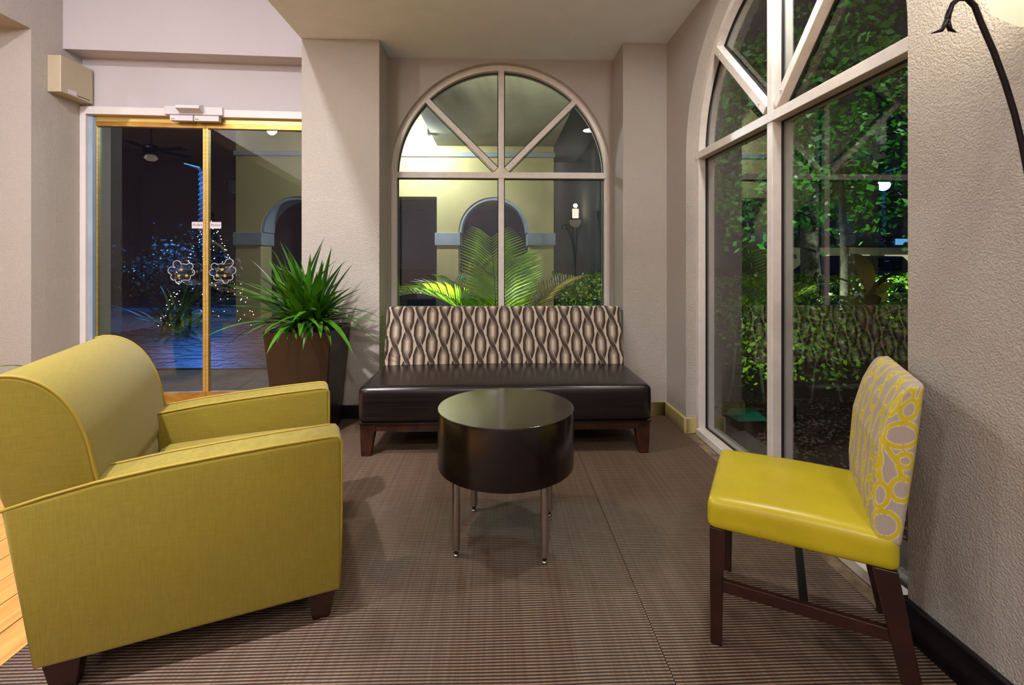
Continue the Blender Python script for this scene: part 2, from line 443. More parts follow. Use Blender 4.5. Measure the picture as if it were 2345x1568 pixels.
# ---- floor
fl = struct(MB().box(-8.2, 1.75, -5.2, 4.3, -0.25, -0.014).build('floor', 'concrete'), 'lobby floor of ribbed brown carpet beside oak planks', 'floor')
MB().box(-1.45, 0.4975, -5.0, 3.99, -0.014, 0.0).build('carpet_strip', 'carpet_a', fl)
MB().box(0.5, 1.296, -5.0, 3.99, -0.014, 0.0).build('carpet_strip', 'carpet_b', fl)
MB().box(1.297, 1.37, -5.0, 3.66, -0.014, -0.003).build('threshold_strip', 'sill_concrete', fl)
x = -1.4515; k = 0
while x > -8.1:
    y = -5.1 + (k * 0.53) % 1.3
    ends = [-5.1]
    while y < 3.95: ends.append(y); y += 1.3
    ends.append(3.95)
    if x < -3.3: ends = [e for e in ends if e < 3.45] + [3.48]
    for a, b in zip(ends, ends[1:]):
        if b - a < 0.05: continue
        MB().box(x - 0.128, x - 0.002, a + 0.001, b - 0.001, -0.014, -0.001 + 0.0004 * ((k * 7) % 3)).build('plank', 'oak', fl)
    x -= 0.13; k += 1

# ---- ceilings
c1 = MB().box(XS, 1.75, YS, 4.3, ZC, ZC + 0.12)
c1.box(XS, XS + 0.1, YS, YP + 0.4, ZC + 0.12, ZH); c1.box(XS + 0.1, 1.5, YS, YS + 0.1, ZC + 0.12, ZH)
struct(c1.build('ceiling', 'ceiling_paint'), 'low pale grey ceiling over the sofa nook', 'ceiling')
struct(MB().box(-8.2, 1.75, -5.2, 4.3, ZH, ZH + 0.15).build('ceiling_hall', 'hall_ceiling_paint'), 'high hall ceiling left of the nook', 'ceiling')

# ---- pillars
def pillar(name, x0, x1, y0, y1, label): return struct(MB().box(x0, x1, y0, y1, 0, ZC).build(name, 'wall_paint', bevel=0.006), label, 'pillar')
pillar('wall_pillar_left', XS, XP0, YP, 4.35, 'textured square pillar between glass door and arched window')
pillar('wall_pillar_right', XP1, 1.5, YP, 4.18, 'textured pillar in the corner between the two arched windows')

def arch_wall(P, u0, u1, z0, z1, cu, Rr, zs, w0, w1, zo=0.0, n=48):
    """wall from u0..u1, z0..z1 with an arched opening (centre cu, radius Rr, springing zs, sill zo)"""
    m = MB()
    if cu - Rr - u0 > 1e-4: m.prism([(u0, z0), (cu - Rr, z0), (cu - Rr, z1), (u0, z1)], P, w0, w1)
    if u1 - cu - Rr > 1e-4: m.prism([(cu + Rr, z0), (u1, z0), (u1, z1), (cu + Rr, z1)], P, w0, w1)
    if zo > z0: m.prism([(cu - Rr, z0), (cu + Rr, z0), (cu + Rr, zo), (cu - Rr, zo)], P, w0, w1)
    a = [(cu + Rr * math.cos(math.pi * (1 - i / n)), zs + Rr * math.sin(math.pi * (1 - i / n))) for i in range(n + 1)]
    for p, q in zip(a, a[1:]): m.prism([p, q, (q[0], z1), (p[0], z1)], P, w0, w1)
    return m
PB = lambda u, v, w_: (u, w_, v)            # walls facing -y : u=x, v=z, w=y
PR = lambda u, v, w_: (w_, u, v)            # walls facing -x : u=y, v=z, w=x

W1C, W1R, ZT = 0.031, 0.920, 1.916
struct(arch_wall(PB, XP0, XP1, -0.2, ZC, W1C, W1R, ZT, YB, YB + 0.17, 0.30).build('wall_back', 'wall_paint'), 'taupe alcove wall around the arched window behind the sofa', 'wall')
W2C, W2R = 2.39, 0.90
wr = arch_wall(PR, W2C - W2R, YP, -0.2, ZC + 0.1, W2C, W2R, ZT, XR, XR + 0.18, -0.03)
wr.box(XR, XR + 0.18, -5.2, W2C - W2R, -0.2, ZH)
struct(wr.build('wall_right', 'wall_paint'), 'textured taupe right wall around the tall arched window', 'wall')

# ---- door wall (slightly skewed)
DA = R(3.3)
DM = Matrix.Translation((XL, 3.92, 0)) @ Matrix.Rotation(DA, 4, 'Z')     # local x along the wall, local y outwards
dw = MB()
dw.box(-0.2, 1.93, 0.0, 0.16, 2.41, ZH)                # lintel over the door
dw.box(-0.2, 1.93, -0.17, 0.0, 2.80, ZH)               # bulkhead above
struct(dw.build('wall_door', 'wall_smooth', mw=DM), 'pale wall with a projecting bulkhead over the glass doors', 'wall')
# left wall: end pier, header over the opening, wall further back
lw = MB().box(XL - 0.25, XL, 3.5, 4.2, 0, ZH).box(XL - 0.25, XL, -3.2, 3.5, 2.832, ZH).box(XL - 0.25, XL, -5.2, -3.2, 0, ZH)
struct(lw.build('wall_left', 'wall_paint'), 'taupe left wall with a wide square opening beside the doors', 'wall')
struct(MB().box(-8.2, XL - 0.25, 3.5, 3.7, 0, ZH).build('wall_wing_end', 'wall_smooth'), 'pale end wall of the side room at the far left', 'wall')
ww = arch_wall(PR, -5.2, 3.5, 0, ZH, 1.4, 0.9, 1.9, -8.2, -8.0, 0.3)
struct(ww.build('wall_wing_side', 'wall_smooth'), 'far side wall of the side room, seen mirrored in the door', 'wall')
struct(MB().box(-8.2, 1.75, -5.3, -5.2, 0, ZH).build('wall_front', 'wall_smooth'), 'hall wall behind the viewer', 'wall')

# ---- baseboards
def base(name, m, mat, label): return struct(m.build(name, mat, bevel=0.004), label, 'baseboard')
base('baseboard_right', MB().box(XR - 0.018, XR, -5.1, W2C - W2R, 0, 0.115).box(XR - 0.018, XR + 0.06, W2C - W2R, W2C - W2R + 0.012, 0, 0.115), 'black_base', 'black baseboard on the right wall below the lamp')
base('baseboard_pillar_left', MB().box(XS - 0.002, XP0 + 0.018, YP - 0.018, YP, 0, 0.10).box(XP0, XP0 + 0.018, YP, YB, 0, 0.10), 'black_base', 'black baseboard around the left pillar')
bb = MB().box(XP1 - 0.018, XR, YP - 0.018, YP, 0, 0.105).box(XP1 - 0.018, XP1, YP, YB, 0, 0.105)
bb.box(XR - 0.02, XR, W2C + W2R - 0.018, YP - 0.018, 0, 0.105).box(XR, XR + 0.07, W2C + W2R - 0.018, W2C + W2R, 0, 0.105)
base('baseboard_pillar_right', bb, 'beige_base', 'beige tile baseboard around the right pillar and corner')
base('baseboard_back', MB().box(XP0 + 0.02, XP1 - 0.02, YB - 0.015, YB, 0, 0.09), 'beige_base', 'beige baseboard below the window behind the sofa')

# ---- arched windows
def arch_window(name, P, cu, Rr, zs, wf, sgn, label, glass, zb=0.0, fw=0.045, depth=0.05):
    """P(u,z,w); frame front at w=wf, going outwards by sgn"""
    root = struct(empty(name, P(cu, 0, wf)), label, 'window'); o = Vector(P(cu, 0, wf))
    PP = lambda u, v, w_: tuple(Vector(P(u, v, w_)) - o)
    w0, w1 = (wf, wf + sgn * depth); wg = wf + sgn * (depth + 0.006)
    def bar(a, b, width, nm, d0=w0, d1=w1, mat='window_paint'):
        a = Vector(a); b = Vector(b); d = (b - a).normalized(); n_ = Vector((-d.y, d.x)) * width / 2
        m = MB().prism([tuple(a - n_), tuple(b - n_), tuple(b + n_), tuple(a + n_)], PP, d0, d1)
        return m.build(nm, mat, root, bevel=0.003)
    n = 48; m = MB(); ri = Rr - fw
    arc = lambda r: [(cu + r * math.cos(math.pi * (1 - i / n)), zs + r * math.sin(math.pi * (1 - i / n))) for i in range(n + 1)]
    A, B = arc(Rr), arc(ri)
    for i in range(n): m.prism([B[i], B[i + 1], A[i + 1], A[i]], PP, w0, w1)
    m.build('arch_frame', 'window_paint', root)
    bar((cu - Rr + fw / 2, zb), (cu - Rr + fw / 2, zs), fw, 'jamb'); bar((cu + Rr - fw / 2, zb), (cu + Rr - fw / 2, zs), fw, 'jamb')
    bar((cu - ri, zb + fw / 2), (cu + ri, zb + fw / 2), fw, 'sill_rail', w0 - sgn * 0.02)
    bar((cu - Rr + 0.002, zs - 0.005), (cu + Rr - 0.002, zs - 0.005), 0.05, 'transom', w0 - sgn * 0.004)
    bar((cu, zb + fw), (cu, zs - 0.03), 0.048, 'mullion'); bar((cu, zs + 0.02), (cu, zs + ri + 0.004), 0.048, 'mullion')
    for s_ in (-1, 1):
        c_ = math.cos(math.pi / 4)
        sp = bar((cu + s_ * 0.045, zs + 0.045), (cu + s_ * (ri + 0.004) * c_, zs + (ri + 0.004) * c_), 0.046, 'spoke')
        for rr in (0.14, ri - 0.08):
            MB().lathe([(0, 0.004), (0.004, 0.003), (0.0065, 0)], n=10).build('screw', 'window_paint', sp).matrix_local = \
                Matrix.Translation(PP(cu + s_ * rr * c_, zs + rr * c_, w0 - sgn * 0.001)) @ (Vector(P(0, 0, -sgn)) - Vector(P(0, 0, 0))).to_track_quat('Z', 'Y').to_matrix().to_4x4()
    # glass panes with dark gaskets
    def pane(poly, nm='pane'):
        MB().prism(poly, PP, wg, wg + sgn * 0.006).build(nm, glass, root)
        g = MB(); pts = [Vector(p) for p in poly]; c = sum(pts, Vector((0, 0))) / len(pts); k = len(pts)
        inn = []
        for i in range(k):
            d1 = (pts[i] - pts[i - 1]).normalized(); d2 = (pts[(i + 1) % k] - pts[i]).normalized()
            n1 = Vector((-d1.y, d1.x)); n2 = Vector((-d2.y, d2.x)); nn = (n1 + n2); nn = nn / max(nn.length_squared / 2, 0.3)
            inn.append(pts[i] + nn * 0.007)
        for i in range(k):
            j = (i + 1) % k; g.prism([tuple(pts[i]), tuple(pts[j]), tuple(inn[j]), tuple(inn[i])], PP, wg - sgn * 0.010, wg - sgn * 0.0005)
        g.build('gasket', 'gasket_rubber', root)
    hm = 0.024
    pane([(cu - ri, zb + fw), (cu - hm, zb + fw), (cu - hm, zs - 0.03), (cu - ri, zs - 0.03)])
    pane([(cu + hm, zb + fw), (cu + ri, zb + fw), (cu + ri, zs - 0.03), (cu + hm, zs - 0.03)])
    for s_ in (-1, 1):
        q = [(ri * math.cos(t), ri * math.sin(t)) for t in np.linspace(0.022, math.pi / 4 - 0.03, 9)]
        p1 = [(0.06, 0.022)] + q
        q = [(ri * math.cos(t), ri * math.sin(t)) for t in np.linspace(math.pi / 4 + 0.03, math.pi / 2 - 0.03, 9)]
        p2 = [(0.024, 0.065)] + q
        for pl in (p1, p2):
            pl = [(cu + s_ * a, zs + b) for a, b in pl]
            if s_ < 0: pl = pl[::-1]
            pane(pl)
    # outer half of the frame
    m = MB(); d0, d1 = wg + sgn * 0.006, wg + sgn * 0.05
    for i in range(n): m.prism([B[i], B[i + 1], A[i + 1], A[i]], PP, d0, d1)
    for a, b in (((cu - Rr + fw / 2, zb), (cu - Rr + fw / 2, zs)), ((cu + Rr - fw / 2, zb), (cu + Rr - fw / 2, zs)), ((cu - ri, zs - 0.005), (cu + ri, zs - 0.005)), ((cu, zb), (cu, zs + ri)), ((cu - ri, zb + fw / 2), (cu + ri, zb + fw / 2))):
        a = Vector(a); b = Vector(b); d = (b - a).normalized(); n_ = Vector((-d.y, d.x)) * 0.022
        m.prism([tuple(a - n_), tuple(b - n_), tuple(b + n_), tuple(a + n_)], PP, d0, d1)
    m.build('outer_frame', 'window_paint', root)
    return root
arch_window('window_1', PB, W1C, W1R, ZT, YB + 0.055, 1, 'arched window with sunburst bars behind the sofa', 'dusty_glass', zb=0.30)
arch_window('window_2', PR, W2C, W2R, ZT, XR + 0.07, 1, 'tall arched window with sunburst bars in the right wall', 'clear_glass')
arch_window('window_3', lambda u, v, w_: (-w_, u, v), 1.4, 0.9, 1.9, 8.02, 1, 'arched window of the side room, mirrored in the glass door', 'clear_glass', zb=0.3)

# ---- sliding glass door
dr = struct(empty('door_1'), 'brass framed sliding glass double door to the night outside', 'door'); dr.matrix_world = DM
MB().box(0.0, 0.045, -0.03, 0.13, 0, 2.41).build('door_post', 'white_metal', dr, bevel=0.004)
MB().box(0.045, 0.075, 0.0, 0.10, 0, 2.36).build('door_post_strip', 'blue_film', dr)
MB().box(1.80, 1.86, -0.03, 0.13, 0, 2.41).build('door_post', 'white_metal', dr, bevel=0.004)
MB().box(0.045, 1.80, -0.035, 0.05, 2.35, 2.412).build('header_cover', 'white_metal', dr, bevel=0.004)
MB().box(0.0, 1.86, -0.01, 0.13, 0.0, 0.012).build('threshold', 'black_base', dr)
def leaf(u0, u1, y0, left):
    lf = empty('door_leaf', parent=dr)
    MB().box(u0, u1, y0, y0 + 0.035, 2.305, 2.35).build('top_rail', 'brass', lf, bevel=0.003)
    MB().box(u0, u1, y0 - 0.006, y0 + 0.041, 2.268, 2.305).build('top_rail', 'brass_worn', lf, bevel=0.002)
    MB().box(u0, u1, y0, y0 + 0.035, 0.022, 0.125).build('bottom_rail', 'brass_worn', lf, bevel=0.003)
    a, b = (u1 - 0.021, u1) if left else (u0, u0 + 0.021)
    MB().box(a, b, y0 - 0.003, y0 + 0.038, 0.125, 2.268).build('meeting_stile', 'brass', lf, bevel=0.002)
    c_, d_ = (u0, u0 + 0.006) if left else (u1 - 0.014, u1)
    MB().box(c_, d_, y0, y0 + 0.035, 0.125, 2.268).build('outer_stile', 'brass', lf, bevel=0.002)
    g0, g1 = min(d_, b) , max(c_, a)
    MB().box(g0, g1, y0 + 0.014, y0 + 0.022, 0.125, 2.268).build('pane', 'door_glass', lf)
    # push sticker and lettering
    s0 = (0.812 if left else 0.952); s1 = s0 + 0.088
    st = MB().box(s0, s1, y0 + 0.0125, y0 + 0.0139, 1.455, 1.508).build('push_sticker', 'sticker', lf)
    text_mesh('push_lettering', 'PUSH', 0.030, 'print_dark', st, Matrix.Translation(((s0 + s1) / 2, y0 + 0.0121, 1.4815)) @ Matrix.Rotation(R(90), 4, 'X'))
    # scalloped clear acrylic pull, after the outline in the photograph (crab-like lobes and a curved tail)
    mir = 1 if left else -1; cx = 0.775 if left else 1.068; cz = 1.10
    pl = empty('door_pull', parent=lf)
    lobes = [(-0.083, 0.012, 0.030), (-0.066, -0.040, 0.026), (-0.045, 0.062, 0.030), (0.052, 0.045, 0.026), (0.066, -0.004, 0.024), (0.036, -0.045, 0.022), (-0.034, -0.070, 0.022), (0.0, 0.0, 0.066)]
    if not left: lobes[2] = (-0.062, 0.075, 0.032)
    # outline as the union of the lobes, sampled by angle
    out = []
    for i in range(96):
        t = 2 * math.pi * i / 96; best = 0.02; dx, dz = math.cos(t), math.sin(t)
        for (lx, lz, lr) in lobes:
            bq = lx * dx + lz * dz; cq = lx * lx + lz * lz - lr * lr; disc = bq * bq - cq
            if disc > 0: best = max(best, bq + math.sqrt(disc))
        out.append((cx + mir * best * dx, cz + best * dz))
    if mir < 0: out = out[::-1]
    PD = lambda u, v, w_: (u, w_, v)
    for yy in (y0 - 0.045, y0 + 0.062):
        MB().prism(out, PD, yy, yy + 0.018).build('pull_plate', 'acrylic', pl)
        tail = [(cx + mir * (0.0 + 0.105 * t), yy + 0.009, cz - 0.075 - 0.024 * math.sin(t * 2.2)) for t in np.linspace(0, 1, 9)]
        MB().tube(tail, [0.012, 0.012, 0.012, 0.012, 0.011, 0.010, 0.009, 0.007, 0.004], 8).build('pull_tail', 'acrylic', pl, smooth=True)
    for (bx, bz) in ((-0.01, 0.02), (-0.03, -0.03), (0.03, -0.028)):
        MB().tube([(cx + mir * bx, y0 - 0.026, cz + bz), (cx + mir * bx, y0 + 0.062, cz + bz)], 0.004, 8).build('bolt', 'acrylic', pl)
        MB().tube([(cx + mir * bx, y0 - 0.049, cz + bz), (cx + mir * bx, y0 - 0.045, cz + bz)], 0.011, 12).build('bolt_cap', 'brass', pl)
    MB().tube([(a_, y0 - 0.044, b_) for a_, b_ in out + out[:1]], 0.0026, 6, cap=False).build('pull_edge_glint', 'acrylic_edge_glint', pl, smooth=True)  # pale rim tube stands in for the bright edge highlight
    MB().tube([(a_, y0 + 0.079, b_) for a_, b_ in out + out[:1]], 0.0016, 6, cap=False).build('pull_edge_glint', 'acrylic_edge_glint', pl, smooth=True)
    return lf
leaf(0.095, 0.925, 0.012, True); leaf(0.926, 1.79, 0.012, False)

sn = thing('motion_sensor', 'white motion sensor unit on the door header', 'sensor')
sn.matrix_world = DM @ Matrix.Translation((0.875, 0, 2.40))
MB().box(-0.225, 0.215, -0.062, -0.035, -0.044, 0.022).build('mounting_plate', 'white_plastic', sn, bevel=0.004)
MB().hexa([(-0.105, -0.135, -0.014), (0.075, -0.135, -0.014), (0.075, -0.062, -0.034), (-0.105, -0.062, -0.034)], [(-0.105, -0.13, 0.012), (0.075, -0.13, 0.012), (0.075, -0.062, 0.040), (-0.105, -0.062, 0.040)]).build('sensor_head', 'white_plastic', sn, bevel=0.006)
for a, b in ((-0.18, -0.006), (0.002, 0.19)):
    q = MB().box(a, b, -0.066, -0.022, -0.094, -0.050).build('switch_box', 'white_plastic', sn, bevel=0.003)
    MB().box(a + 0.008, a + 0.038, -0.0672, -0.066, -0.083, -0.079).build('marking', 'print_dark', q)
cb = thing('control_box', 'beige metal control box on the wall left of the doors', 'box', (XL, 3.62, 2.43))
MB().box(0.0, 0.098, 0.0, 0.28, 0.0, 0.27).build('cover', 'beige_metal', cb, bevel=0.005)
MB().box(0.0, 0.085, 0.285, 0.30, -0.005, 0.275).build('end_cap', 'beige_metal', cb, bevel=0.004)
MB().box(0.0982, 0.0995, 0.06, 0.13, 0.008, 0.042).build('label_sticker', 'sticker', cb)
MB().box(0.0982, 0.0992, 0.145, 0.25, 0.016, 0.021).build('slot', 'tape_brown', cb)
for (yy, zz) in ((0.02, 0.02), (0.02, 0.25)): MB().lathe([(0, 0.002), (0.004, 0.0)], (0, 0, 0), 8).build('screw', 'steel', cb).location = (0.04, -0.001 + yy * 0, zz)

# ================================================================== LAMPS
def downlight(x, y, z, power, color, label, glow, r=0.085, spread=180, group=None):
    t = thing('ceiling_downlight', label, 'ceiling light', (x, y, z), group=group)
    MB().lathe([(r, -0.001), (r + 0.025, -0.001), (r + 0.025, -0.010), (r, -0.014), (r, -0.001)], n=32).build('trim_ring', 'white_metal', t, smooth=True)
    MB().lathe([(0.0, -0.004), (r, -0.004), (r, -0.001), (0.0, -0.001)], n=32).build('lens', glow, t)
    area_light('lamp', (0, 0, -0.02), power, color, r * 2, t, spread=spread)
    return t
G1 = 'recessed lamps in the high hall ceiling'
downlight(-1.83, 0.6, ZH, P_HALL * 2.3, C_HALL, 'recessed hall ceiling lamp nearest the doors', 'hall_lamp_glow', 0.07, group=G1)
downlight(-2.6, -1.6, ZH, P_HALL * 0.8, C_HALL, 'recessed hall ceiling lamp behind the viewer on the left', 'hall_lamp_glow', 0.11, group=G1)
downlight(-0.6, -3.6, ZH, P_HALL * 0.8, C_HALL, 'recessed hall ceiling lamp far behind the viewer', 'hall_lamp_glow', 0.11, group=G1)
G2 = 'fill lamps added in the low ceiling over the seats'
downlight(0.4, -1.9, ZH, P_HALL * 0.8, C_HALL, 'recessed hall ceiling lamp behind the viewer on the right', 'hall_lamp_glow', 0.11, group=G1)
def pendant(x, y, z, label, k=1.0):
    t = thing('pendant_lamp', label, 'pendant lamp', (x, y, z), group='glass pendants in the hall')
    MB().tube([(0, 0, 0.16), (0, 0, ZH - z - 0.02)], 0.006, 8).build('rod', 'iron', t)
    MB().lathe([(0, ZH - z), (0.06, ZH - z), (0.05, ZH - z - 0.03), (0, ZH - z - 0.03)], n=24).build('canopy', 'iron', t, smooth=True)
    MB().lathe([(0.0, -0.10), (0.06, -0.085), (0.095, -0.04), (0.10, 0.02), (0.07, 0.10), (0.03, 0.15), (0.0, 0.16)], n=24).build('globe', 'hall_lamp_glow', t, smooth=True)
    l = point_light('lamp', (0, 0, -0.14), P_PENDANT * k, C_HALL, 0.06, t)
pendant(-2.75, 1.35, 3.10, 'globe pendant lamp hanging by the glass doors', 1.35)
pendant(-2.75, -1.3, 2.35, 'globe pendant added as fill light behind the viewer, nearer of the pair')  # unseen pendants added as fill light for the nook
pendant(-3.05, -3.6, 2.35, 'globe pendant added as fill light behind the viewer, farther of the pair')
downlight(-1.27, 2.15, ZC, P_NOOK_FILL * 1.75, C_NOOK, 'fill lamp added in the low ceiling left in front of the sofa', 'nook_lamp_glow', group=G2)  # unseen lamps added to brighten the floor and the low ceiling
downlight(1.17, 2.15, ZC, P_NOOK_FILL * 1.5, C_NOOK, 'fill lamp added in the low ceiling right in front of the sofa', 'nook_lamp_glow', group=G2)
vt = thing('ceiling_vent', 'square slatted air vent in the low ceiling', 'vent', (1.0, 0.40, ZC))
vf = MB()
for a, b, c_, d_ in ((-0.16, 0.16, -0.16, -0.13), (-0.16, 0.16, 0.13, 0.16), (-0.16, -0.13, -0.13, 0.13), (0.13, 0.16, -0.13, 0.13)): vf.box(a, b, c_, d_, -0.012, -0.001)
vf.build('vent_frame', 'white_metal', vt)
MB().box(-0.13, 0.13, -0.13, 0.13, -0.003, -0.001).build('backing', 'black_rubber', vt)
for k in range(5): MB().box(-0.13, 0.13, -0.112 + k * 0.05, -0.088 + k * 0.05, -0.010, -0.004).build('slat', 'white_metal', vt)

# torch floor lamp by the right wall
tl = thing('torch_lamp', 'wrought iron torch floor lamp with frosted glass bowl by the right wall', 'floor lamp', (1.172, 1.0, 0))
MB().lathe([(0, 0), (0.112, 0), (0.112, 0.012), (0.10, 0.022), (0.03, 0.035), (0.0, 0.04)], n=32).build('base', 'iron', tl, smooth=True)
MB().tube([(0, 0, 0.03), (0, 0, 1.30)], 0.010, 10).build('stem', 'iron', tl, smooth=True)
MB().lathe([(0.098, 1.815), (0.108, 1.815), (0.108, 1.832), (0.098, 1.832), (0.098, 1.815)], n=32).build('ring', 'iron', tl, smooth=False)
MB().lathe([(0.0, 1.700), (0.04, 1.706), (0.078, 1.745), (0.100, 1.83), (0.096, 1.83), (0.073, 1.75), (0.0, 1.712)], n=32).build('glass_bowl', 'frosted_glass', tl, smooth=True)
MB().lathe([(0.0, 1.76), (0.045, 1.77), (0.05, 1.98), (0.046, 1.98), (0.0, 1.79)], n=24).build('glass_shade', 'lamp_glow', tl, smooth=True)
for k, a in enumerate((R(178), R(236), R(296))):
    ca, sa = math.cos(a), math.sin(a); pts = []
    for t in np.linspace(0, 1, 10): pts.append((0.012 + 0.13 * t ** 2.3, 1.10 + 0.60 * t))
    pts += [(0.155, 1.732), (0.172, 1.748), (0.192, 1.748), (0.208, 1.735), (0.216, 1.712), (0.219, 1.695)]
    pts = [(r_ * 0.93, z_) for r_, z_ in pts]
    rod = MB().tube([(r_ * ca, r_ * sa, z_) for r_, z_ in pts], 0.0058, 8).build('scroll_arm', 'iron', tl, smooth=True)
    for (dr_, dz) in ((0.034, -0.022), (-0.020, -0.020)):
        a0 = pts[-1]; MB().tube([(a0[0] * ca, a0[0] * sa, a0[1] + 0.006), ((a0[0] + dr_ * 0.35) * ca, (a0[0] + dr_ * 0.35) * sa, a0[1] + dz * 0.7), ((a0[0] + dr_) * ca, (a0[0] + dr_) * sa, a0[1] + dz)], [0.006, 0.0045, 0.001], 8).build('scroll_tip', 'iron', rod, smooth=True)
    b = a + R(60); cb_, sb_ = math.cos(b), math.sin(b)
    MB().tube([(0.010 * cb_, 0.010 * sb_, 1.28), (0.03 * cb_, 0.03 * sb_, 1.50), (0.075 * cb_, 0.075 * sb_, 1.70), (0.105 * cb_, 0.105 * sb_, 1.82), (0.104 * cb_, 0.104 * sb_, 1.93)], [0.007, 0.007, 0.007, 0.007, 0.004], 8).build('upright', 'iron', tl, smooth=True)
point_light('lamp', (0, 0, 2.03), P_TORCH, C_WARM, 0.03, tl)

# ================================================================== FURNITURE
# ---- armchair
ac = thing('armchair', 'mustard yellow upholstered armchair with rounded back and sloping arms', 'armchair', (-1.0385, 1.832, 0), R(22.5))
PA = lambda u, v, t: (u, t, v)
def arm(y0, y1, outer):
    top = [(-0.445, 0.528), (-0.36, 0.548), (-0.25, 0.567), (-0.10, 0.582), (0.05, 0.591), (0.20, 0.598), (0.375, 0.602)]
    prof = [(-0.382, 0.092), (0.392, 0.092)] + fillet([(0.40, 0.40), (0.398, 0.604), (0.20, 0.598)], [0, 0.02, 0], 5)[:-1][0:7] + [p for p in top[::-1]][1:]
    m = MB(); loft(m, prof, PA, y0, y1, 0.014)
    o = m.build('arm', 'mustard', ac, smooth=False); o.data.shade_smooth()
    e = o.modifiers.new('edge', 'EDGE_SPLIT'); e.split_angle = R(50)
    for yy in (y0 + 0.006, y1 - 0.006):
        path = [(-0.445, yy, 0.529)] + [(u, yy, v + 0.001) for u, v in top[1:-1]] + [(0.36, yy, 0.603), (0.385, yy, 0.600), (0.397, yy, 0.585), (0.398, yy, 0.50), (0.396, yy, 0.30), (0.392, yy, 0.10)]
        MB().tube(path, 0.0048, 6).build('piping', 'mustard_cord', o, smooth=True)
arm(-0.405, -0.262, True); arm(0.262, 0.405, True)
# backrest: side profile extruded across the chair
bp = [(-0.25, 0.30), (-0.232, 0.42), (-0.245, 0.52), (-0.256, 0.60), (-0.270, 0.68), (-0.292, 0.745), (-0.325, 0.806), (-0.365, 0.848), (-0.41, 0.873), (-0.455, 0.880), (-0.485, 0.872), (-0.497, 0.845), (-0.475, 0.70), (-0.448, 0.53), (-0.43, 0.40), (-0.41, 0.25), (-0.30, 0.25)]
def smooth_closed(p, it=2):
    for _ in range(it): p = [q for i in range(len(p)) for q in ((0.75 * p[i][0] + 0.25 * p[(i + 1) % len(p)][0], 0.75 * p[i][1] + 0.25 * p[(i + 1) % len(p)][1]), (0.25 * p[i][0] + 0.75 * p[(i + 1) % len(p)][0], 0.25 * p[i][1] + 0.75 * p[(i + 1) % len(p)][1]))]
    return p
bp = [(-0.252, 0.30), (-0.240, 0.42), (-0.252, 0.52), (-0.262, 0.60), (-0.45, 0.60), (-0.446, 0.53), (-0.43, 0.40), (-0.41, 0.25), (-0.30, 0.25)]
m = MB(); loft(m, smooth_closed(bp, 1), PA, -0.262, 0.262, 0.02)
bk = m.build('backrest_inner', 'mustard', ac, smooth=True)
up = [(-0.33, 0.47), (-0.243, 0.47), (-0.249, 0.55), (-0.256, 0.60), (-0.270, 0.68), (-0.292, 0.745), (-0.325, 0.806), (-0.365, 0.848), (-0.41, 0.873), (-0.455, 0.880), (-0.485, 0.872), (-0.497, 0.845), (-0.475, 0.70), (-0.440, 0.47)]
m = MB(); loft(m, smooth_closed(up, 2), PA, -0.388, 0.388, 0.010)
bk = m.build('backrest', 'mustard', ac, smooth=True)
e = bk.modifiers.new('edge', 'EDGE_SPLIT'); e.split_angle = R(60)
for yy in (-0.383, 0.383):
    c0 = [(-0.246, 0.545), (-0.249, 0.57)] + up[3:11]
    for _ in range(2): c0 = [c0[0]] + [q for a_, b_ in zip(c0, c0[1:]) for q in ((0.75 * a_[0] + 0.25 * b_[0], 0.75 * a_[1] + 0.25 * b_[1]), (0.25 * a_[0] + 0.75 * b_[0], 0.25 * a_[1] + 0.75 * b_[1]))] + [c0[-1]]
    MB().tube([(u, yy, v) for u, v in c0], 0.0048, 6).build('piping', 'mustard_cord', bk, smooth=True)
rbuild('seat_cushion', 'mustard', ac, (0.315, 0.258, 0.075), 0.045, (16, 16, 8), lambda P: P + np.array([0.075, 0, 0.375]) + np.stack([0 * P[:, 0], 0 * P[:, 0], 0.015 * np.cos(P[:, 0] * 4) * np.cos(P[:, 1] * 5) * (P[:, 2] > 0)], 1))
m = MB(); loft(m, fillet([(-0.36, 0.094), (0.372, 0.094), (0.372, 0.30), (-0.36, 0.30)], 0.01, 3), PA, -0.262, 0.262, 0.004)
m.build('seat_base', 'mustard', ac, smooth=False)
m = MB(); m.hexa([(-0.385, -0.26, 0.095), (-0.36, -0.26, 0.095), (-0.36, 0.26, 0.095), (-0.385, 0.26, 0.095)], [(-0.43, -0.26, 0.40), (-0.40, -0.26, 0.40), (-0.40, 0.26, 0.40), (-0.43, 0.26, 0.40)])
m.build('back_panel', 'mustard', ac)
for (lx, ly) in ((0.335, -0.352), (0.335, 0.352), (-0.325, -0.352), (-0.325, 0.352)):
    a, b = 0.042, 0.027
    MB().hexa([(lx - b, ly - b, 0), (lx + b, ly - b, 0), (lx + b, ly + b, 0), (lx - b, ly + b, 0)], [(lx - a, ly - a, 0.095), (lx + a, ly - a, 0.095), (lx + a, ly + a, 0.095), (lx - a, ly + a, 0.095)]).build('leg', 'dark_wood', ac, bevel=0.003)

